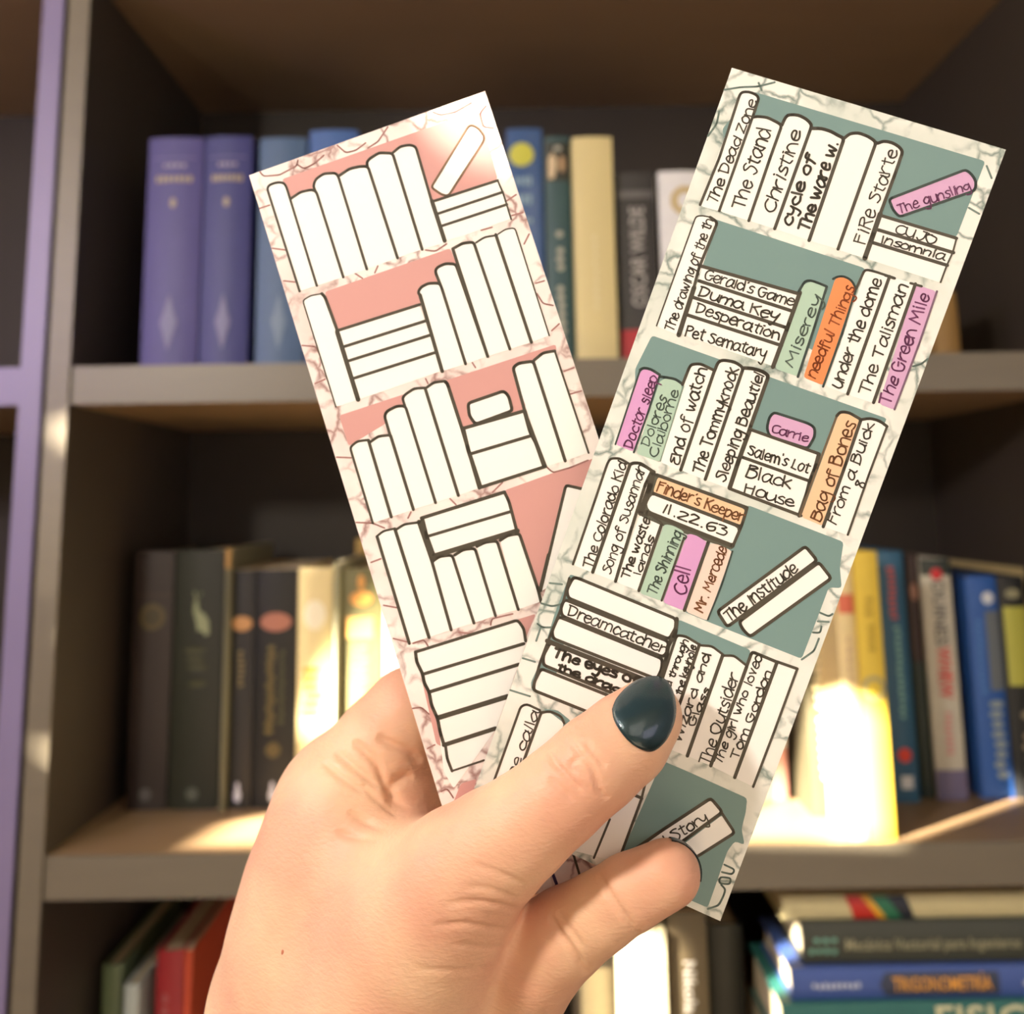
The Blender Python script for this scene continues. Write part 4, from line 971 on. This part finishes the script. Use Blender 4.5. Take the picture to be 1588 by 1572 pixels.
def blue_set(lab, a, b, top, col, t=True, c2=dim):
    d = emb(c2)
    if t: d = [('title_lettering', ('hrow', .28, .72, .875, .022, 4), C(150, 140, 160)), ('title_lettering', ('hrow', .16, .84, .815, .035, 7), gold), ('ornament', ('disc', .5, .71, .0022, .004), gold), ('title_band', ('rect', .1, .9, .905, .91), C(110, 104, 150))] + d
    shelf_book(a, b, top, 572, z2, S2, col, lab, decos=d, group=G2, bulge=.003)
blue_set('violet blue hardback with gold title, first book on the upper shelf', 216, 305, 215, C(66, 60, 118))
blue_set('indigo hardback with gold title beside the violet blue one', 307, 383, 213, C(44, 46, 106))
blue_set('grey-blue hardback with pale emblem, half behind the rose bookmark', 394, 470, 215, C(64, 90, 122), False, C(96, 116, 138))
blue_set('bright blue hardback, tallest by the top corner of the rose bookmark', 474, 552, 203, C(54, 90, 146), False, C(86, 112, 152))
shelf_book(790, 848, 200, 560, z2, S2, C(40, 80, 132), 'deep blue book with a yellow disc on its spine, between the bookmarks', group=G2, decos=[('disc_badge', ('disc', .42, .885, .0098), C(196, 194, 70)), ('title_lettering', ('hrow', .2, .7, .77, .05, 4), C(130, 160, 180)), ('title_lettering', ('hrow', .25, .7, .69, .05, 3), C(130, 160, 180)), ('title_lettering', ('hrow', .2, .7, .60, .03, 4), C(130, 160, 180))], coat=.6, rough=.3)
shelf_book(851, 893, 213, 560, z2, S2, C(48, 78, 80), 'dark green book with a portrait picture at the top of its spine', group=G2, decos=[('cover_picture', ('rect', .05, .95, .80, .975), C(46, 48, 38)), ('picture_figure', ('poly', [(.12, .81), (.12, .90), (.3, .93), (.45, .90), (.45, .86), (.35, .81)]), C(200, 178, 140)), ('picture_figure', ('disc', .66, .875, .0028, .007), C(170, 140, 104)), ('picture_moon', ('disc', .5, .945, .003, .002), C(170, 170, 158)), ('title_lettering', ('row', .52, .36, .58, .34, 6), C(176, 176, 158)), ('title_lettering', ('row', .52, .05, .34, .34, 8), C(176, 176, 158))])
shelf_book(895, 960, 213, 560, z2, S2 - .01, C(212, 196, 140), 'pale beige book without lettering, between the bookmarks', group=G2, decos=[('faint_title', ('row', .5, .22, .56, .14, 9), C(220, 208, 162))], noise=.03)
shelf_book(964, 1026, 268, 560, z2, S2, C(50, 48, 46), 'charcoal book with grey capital title and a red foot', group=G2, decos=[('title_lettering', ('text', 'OSCAR WILDE', .52, .55, .0165, 'up', .081), C(176, 172, 166)), ('red_band', ('rect', 0, 1, 0, .17), C(176, 30, 40)), ('top_band', ('rect', 0, 1, .86, .90), C(96, 94, 92))])
shelf_book(1031, 1100, 266, 560, z2, S2, C(224, 224, 224), 'white book with a gold ring, peeking out beside the teal bookmark', group=G2, decos=[('ring', ('disc', .62, .84, .012), C(190, 166, 100)), ('ring_centre', ('disc', .62, .84, .007), C(224, 224, 224))])
shelf_book(1452, 1490, 452, 550, z2, S2 + .04, C(150, 116, 62), 'small ochre book standing alone right of the teal bookmark', group=G2, dpt=.10)

G3 = 'books on the middle shelf'; S3 = .11
bird = lambda: [('bird_logo', ('disc', .5, .055, .0028, .0048), C(206, 206, 214)), ('bird_logo', ('disc', .5, .09, .0014, .004), C(206, 206, 214))]
shelf_book(194, 257, 855, 1258, z3, S3, C(46, 36, 32), 'dusty brown black book with a dull gold ring, first on the middle shelf', group=G3, decos=[('seal', ('disc', .5, .74, .0105), C(88, 76, 46)), ('seal_centre', ('disc', .5, .74, .007), C(66, 58, 38)), ('foot_emblem', ('disc', .5, .06, .005), C(86, 82, 80)), ('title_band', ('rect', 0, 1, .82, .83), C(62, 48, 40))])
shelf_book(259, 338, 853, 1256, z3, S3, C(34, 36, 24), 'dark olive book with a white deer figure on its spine', group=G3, decos=[('deer_figure', ('poly', [(.50, .68), (.46, .72), (.40, .76), (.42, .80), (.50, .79), (.52, .76), (.62, .75), (.72, .72), (.74, .67), (.66, .66), (.60, .68)]), C(140, 146, 112)), ('antlers', ('poly', [(.46, .79), (.40, .83), (.43, .84), (.49, .80), (.56, .835), (.58, .83)]), C(120, 126, 96)), ('foot_emblem', ('disc', .5, .06, .005), C(86, 90, 80)), ('title_lettering', ('row', .5, .46, .62, .5, 5), C(58, 58, 28))])
shelf_book(339, 347, 850, 1256, z3, S3 - .01, C(110, 108, 88), 'very thin grey book between the deer book and the black paperbacks', group=G3, soft=True, decos=[('orange_top', ('rect', 0, 1, .92, 1), C(190, 150, 90))])
shelf_book(349, 388, 884, 1256, z3, S3, C(34, 33, 32), 'black paperback with an orange picture and white bird, left of its wider twin', group=G3, soft=True, decos=[('picture', ('disc', .5, .77, .0085, .006), C(184, 136, 86)), ('title_lettering', ('row', .5, .50, .66, .30, 7), C(112, 100, 66))] + bird())
shelf_book(390, 455, 883, 1256, z3, S3, C(24, 23, 18), 'wide black paperback with a rosy picture and white bird beside the hand', group=G3, soft=True, decos=[('picture', ('disc', .5, .775, .013, .0075), C(170, 112, 90)), ('title_lettering', ('row', .40, .30, .68, .26, 12), C(104, 92, 50)), ('title_lettering', ('row', .68, .34, .66, .16, 10), C(70, 70, 44)), ('ornament', ('disc', .5, .24, .006), C(90, 78, 44))] + bird())
shelf_book(457, 512, 881, 1256, z3, S3, C(226, 208, 150), 'sunlit cream book with golden ornament beside the index finger', group=G3, decos=[('golden_ornament', ('row', .45, .30, .62, .6, 9), C(222, 150, 50)), ('label_patch', ('disc', .5, .80, .009, .012), C(240, 232, 200))])
shelf_book(514, 522, 872, 1256, z3, S3 - .006, C(170, 170, 140), 'slim grey green book beside the sunlit cream one', group=G3, soft=True)
shelf_book(524, 592, 881, 1256, z3, S3, C(112, 108, 68), 'olive book with bright gold lettering, partly behind the hand', group=G3, decos=[('gold_plaque', ('rect', .16, .80, .70, .79), C(236, 180, 100)), ('gold_plaque', ('disc', .5, .87, .0095, .006), C(222, 160, 80)), ('title_lettering', ('row', .5, .34, .68, .5, 12), C(232, 170, 84)), ('ornament', ('disc', .5, .94, .003, .006), C(222, 160, 80))], coat=.3)
shelf_book(594, 650, 800, 1256, z3, S3, C(236, 226, 196), 'bright white book just left of the rose bookmark', group=G3)
shelf_book(548, 566, 848, 1240, z3, S3 + .16, C(226, 190, 110), 'golden book end standing in the back row above the olive book', group=G3, dpt=.05, h=.205)
shelf_book(1150, 1192, 1090, 1250, z3, S3, C(226, 216, 196), 'low white book behind the edge of the teal bookmark', group=G3, soft=True)
shelf_book(1194, 1224, 1108, 1250, z3, S3, C(196, 140, 124), 'low dusty pink book beside the teal bookmark', group=G3, decos=[('white_top', ('rect', 0, 1, .62, .92), C(238, 228, 214))])
shelf_book(1228, 1256, 900, 1250, z3, S3 + .03, C(30, 27, 22), 'thin black book in the gap beside the pink one', group=G3)
shelf_book(1260, 1311, 880, 1248, z3, S3 - .045, C(62, 58, 42), 'dark olive book with cream block lettering right of the teal bookmark', group=G3, decos=[('title_lettering', ('row', .40, .42, .82, .42, 11), C(206, 196, 160)), ('title_lettering', ('row', .40, .14, .40, .30, 7), C(206, 196, 160)), ('title_lettering', ('row', .74, .14, .32, .24, 5), C(206, 196, 160))])
shelf_book(1320, 1350, 866, 1316, z3, 0.012, C(230, 208, 150), 'cream and red book pressed against the yellow one', group=G3, decos=[('red_patch', ('rect', .1, .95, .80, .87), C(216, 110, 80)), ('title_lettering', ('row', .5, .3, .72, .25, 12), C(200, 170, 130))])
shelf_book(1352, 1392, 854, 1316, z3, .010, C(220, 190, 66), 'bright yellow book with a grey ring', group=G3, decos=[('grey_ring', ('disc', .5, .515, .0088), C(170, 160, 110)), ('ring_centre', ('disc', .5, .515, .0055), C(214, 186, 60)), ('title_lettering', ('row', .5, .64, .84, .36, 8), C(176, 146, 36))], noise=.04)
shelf_book(1386, 1428, 854, 1242, z3, S3 - .012, C(44, 92, 122), 'blue green book with red title and a red dot near the foot', group=G3, decos=[('red_title', ('row', .46, .72, .94, .32, 10), C(190, 86, 84)), ('title_lettering', ('row', .56, .30, .70, .26, 16), C(126, 176, 170)), ('red_dot', ('disc', .5, .185, .0055), C(214, 60, 40)), ('white_logo', ('rect', .3, .74, .055, .105), C(214, 218, 220))])
shelf_book(1430, 1452, 858, 1240, z3, S3, C(52, 34, 28), 'narrow brown book between the blue green and the white spine', group=G3, decos=[('green_foot', ('rect', 0, 1, 0, .55), C(36, 48, 38)), ('portrait', ('disc', .5, .84, .0035, .007), C(150, 110, 90))])
shelf_book(1454, 1502, 866, 1238, z3, S3 - .005, C(196, 192, 176), 'off white book with grey capitals above and red capitals below', group=G3, decos=[('dark_top', ('rect', 0, 1, .93, 1), C(48, 56, 48)), ('red_dot', ('disc', .5, .935, .0048), C(200, 40, 44)), ('title_lettering', ('text', 'DUINES', .5, .77, .0150, 'down', .050), C(100, 96, 92)), ('red_title', ('text', 'WHRW', .5, .52, .0165, 'down', .040), C(212, 44, 44)), ('violet_foot', ('rect', 0, 1, 0, .12), C(110, 104, 136)), ('title_lettering', ('row', .5, .18, .36, .3, 8), C(206, 150, 146))])
shelf_book(1504, 1522, 890, 1238, z3, S3 + .02, C(30, 30, 32), 'dark filler standing in for the shaded gap between the off white and the blue spine', group=G3)  # shade of the gap built as a dark book shape
shelf_book(1524, 1574, 893, 1236, z3, S3 - .005, C(46, 92, 168), 'blue book with a grey panel and a white logo at its head', group=G3, decos=[('grey_panel', ('rect', .52, .98, .48, .84), C(108, 116, 124)), ('white_logo', ('disc', .66, .90, .005), C(214, 220, 230)), ('title_lettering', ('row', .64, .04, .44, .5, 9), C(150, 164, 168)), ('title_lettering', ('row', .28, .46, .84, .2, 12), C(70, 120, 190))])
shelf_book(1576, 1618, 893, 1234, z3, S3 - .005, C(40, 42, 44), 'black book with a yellow green label at the right edge of the frame', group=G3, decos=[('yellow_green_label', ('rect', .1, .98, .50, .86), C(186, 186, 86)), ('pale_mark', ('disc', .5, .92, .006, .004), C(150, 148, 120)), ('title_lettering', ('row', .6, .06, .44, .5, 8), C(170, 156, 130))])
shelf_book(1620, 1662, 880, 1232, z3, S3 + .01, C(206, 186, 130), 'beige book at the right end of the middle shelf', group=G3)

# lower shelf, standing books (seen from above)
G4 = 'books on the lower shelf'
def low_book(xa, xb, ytop, s, col, label, **k):
    Y = FY + s; x0 = at(xa, ytop, Y).x; x1 = at(xb, ytop, Y).x; h = at((xa + xb) / 2, ytop, Y).z - z4
    return book(label, (x1 - x0) * .98, h, k.pop('dpt', .14), ((x0 + x1) / 2, Y, z4), col, group=G4, **k)
low_book(160, 190, 1494, .10, C(104, 120, 88), 'sage green book standing on the lower shelf')
low_book(193, 217, 1525, .09, C(178, 186, 182), 'short pale grey book beside the green and red ones')
low_book(244, 286, 1472, .10, C(156, 40, 46), 'red book on the lower shelf', decos=[('pink_lettering', ('row', .4, .3, .86, .3, 9), C(170, 90, 90))])
low_book(287, 299, 1472, .10, C(206, 84, 54), 'thin orange red book leaning on the red one', soft=True)
low_book(956, 1032, 1447, .05, C(238, 228, 190), 'sunlit cream book below the small finger')
low_book(1034, 1094, 1412, .06, C(92, 80, 58), 'brown book with a white upright title below the teal bookmark', decos=[('title_lettering', ('text', 'Nikola Tesla', .5, -.066, .0125, 'down', .066), C(224, 220, 210))])
low_book(1098, 1150, 1432, .12, C(34, 36, 32), 'black book in the shade beside the brown titled one')
low_book(900, 952, 1500, .08, C(196, 184, 150), 'beige book mostly hidden by the small finger')
# lower right pile of lying books, spines to the front
GP = 'pile of lying books at the lower right'
def lying(xl, ytop, ybot, s, L, col, label, dpt=.15, **k):
    Y = FY + s; p = at(xl, (ytop + ybot) / 2, Y); z0 = at(1420, ybot, Y).z; z1 = at(1420, ytop, Y).z
    # the spine's foot points left, its head right
    return book(label, (z1 - z0) * .985, L, dpt, (p.x, Y, (z0 + z1) / 2), col, roty=math.pi / 2, group=GP, **k)
def pu(px, xl, L, Y): return (at(px, 1450, Y).x - at(xl, 1450, Y).x) / L
L1 = .23
lying(1212, 1386, 1424, .035, .24, C(206, 196, 150), 'cream book with a red, yellow and green slanted band, topmost of the lying pile', decos=[
  ('red_band', ('poly', [(0, .19), (1, .215), (1, .29), (0, .235)]), C(196, 44, 36)), ('yellow_band', ('poly', [(0, .235), (1, .29), (1, .315), (0, .26)]), C(226, 168, 44)), ('green_band', ('poly', [(0, .26), (1, .315), (1, .36), (0, .31)]), C(40, 116, 84)), ('dark_band', ('poly', [(0, .31), (1, .36), (1, .395), (0, .37)]), C(34, 40, 52))], dpt=.10)
lying(1243, 1426, 1492, .03, L1, C(62, 66, 56), 'dark grey green lying book with pale green and grey lettering, second in the pile', decos=[
  ('green_mark', ('row', .40, .03, .11, .14, 3), C(110, 164, 146)), ('green_mark', ('row', .66, .015, .13, .18, 5), C(110, 164, 146)), ('title_lettering', ('text', 'Mecánica Vectorial para Ingenieros', .52, .40, .0105, 'up', .124), C(160, 158, 128)), ('red_label', ('text', 'Beer', .50, .74, .012, 'up'), C(220, 50, 50))], bulge=.003, dpt=.085)
lying(1226, 1497, 1549, .025, L1, C(66, 92, 160), 'blue lying book with an orange title on a dark plate, third in the pile', decos=[
  ('title_plate', ('poly', [(.15, .285), (.5, .267), (.85, .285), (.85, .632), (.15, .632)]), C(52, 62, 84)), ('title_lettering', ('text', 'TRIGONOMETRÍA', .5, .457, .0125, 'up', .0695), C(232, 166, 70)), ('author_lettering', ('row', .5, .06, .21, .2, 9), C(196, 206, 226)), ('author_lettering', ('row', .5, .70, .82, .2, 5), C(196, 206, 226))], bulge=.003, dpt=.09)
lying(1213, 1552, 1640, .02, .25, C(44, 108, 102), 'teal lying book with cream capitals at the bottom edge of the frame', decos=[('title_lettering', ('text', 'FISICA', .33, .59, .024, 'up', .084), C(206, 206, 166))], bulge=.003, dpt=.10)
zb = at(1420, 1640, FY + .02).z; n_b = max(1, int(round((zb - z4) / .042))); hb = (zb - z4) / n_b
for i in range(n_b):
    p = at(1215, 1600, FY + .02)
    book(['wide brown lying book under the teal one', 'wide grey lying book near the foot of the pile', 'wide maroon lying book at the foot of the pile', 'wide black lying book low in the pile', 'wide ochre lying book low in the pile'][i % 5], hb * .985, .25, .17, (p.x, FY + .02, zb - hb * (i + .5)), [C(96, 70, 50), C(96, 98, 100), C(92, 36, 40), C(30, 30, 30), C(150, 120, 60)][i % 5], roty=math.pi / 2, group=GP)

# ------------------------------------------------------------------ unseen wall added behind the camera, gaps shaped to cast the sun patches
WY = -1.0
def wp(p):                                                        # where the sunbeam reaching p crosses the sun mask wall
    t = (p.y - WY) / SUN_D.y; q = p - SUN_D * t; return (q.x, q.z)
def gap_outline(pts):                                                    # convex outline of the wall opening that lets the sun reach these points
    P_ = sorted(set((round(x, 5), round(z, 5)) for x, z in (wp(p) for p in pts)))
    def half(q):
        o = []
        for c in q:
            while len(o) > 1 and (o[-1][0] - o[-2][0]) * (c[1] - o[-2][1]) - (o[-1][1] - o[-2][1]) * (c[0] - o[-2][0]) <= 0: o.pop()
            o.append(c)
        return o[:-1]
    return half(P_) + half(P_[::-1])
fr = lambda l: [at(x, y, FY + s) for x, y, s in l]
OPEN = [
 gap_outline(fr([(87, 660, 0), (150, 640, 0), (146, 900, 0), (76, 960, 0)])),
 gap_outline(fr([(462, 868, S3), (640, 868, S3), (640, 1150, S3), (462, 1150, S3)])),
 gap_outline([at(1110, 1180, FY + S3 - .04), at(1250, 1080, FY + S3 - .04), at(1400, 1110, FY + .01), at_z(1400, 1306, z3), at_z(1100, 1306, z3), at_z(1150, 1258, z3), at_z(1330, 1258, z3)]),
 gap_outline(fr([(930, 1440, .05), (1034, 1440, .05), (1034, 1700, .05), (930, 1700, .05)])),
 gap_outline(fr([(1190, 1425, .05), (1250, 1425, .05), (1230, 1700, .05), (1180, 1700, .05)])),
 gap_outline([at_z(300, 1312, z3), at_z(520, 1312, z3), at_z(520, 1262, z3), at_z(380, 1262, z3)]),
 gap_outline([CAM + RGT * ((px - PPX) / F_PX * .222) - UP * ((py - PPY) / F_PX * .222) + FWD * .222 for px, py in ((660, 150), (780, 115), (830, 240), (725, 285))]),
]
outer = [(-5.2, 0.0), (2.4, 0.0), (2.4, 3.9), (-5.2, 3.9)]
cu = bpy.data.curves.new('wall_curve', 'CURVE'); cu.dimensions = '2D'; cu.fill_mode = 'BOTH'; cu.extrude = .004
for poly in [outer] + OPEN:
    sp = cu.splines.new('POLY'); sp.points.add(len(poly) - 1)
    for q, (x, z) in zip(sp.points, poly): q.co = (x, z, 0, 1)
    sp.use_cyclic_u = True
tmp = bpy.data.objects.new('t', cu); me = bpy.data.meshes.new_from_object(tmp); bpy.data.objects.remove(tmp)
wb = link('sun_mask_wall', me, m_wall, kind='structure'); wb.rotation_euler = (math.pi / 2, 0, 0); wb.location = (0, WY, 0)
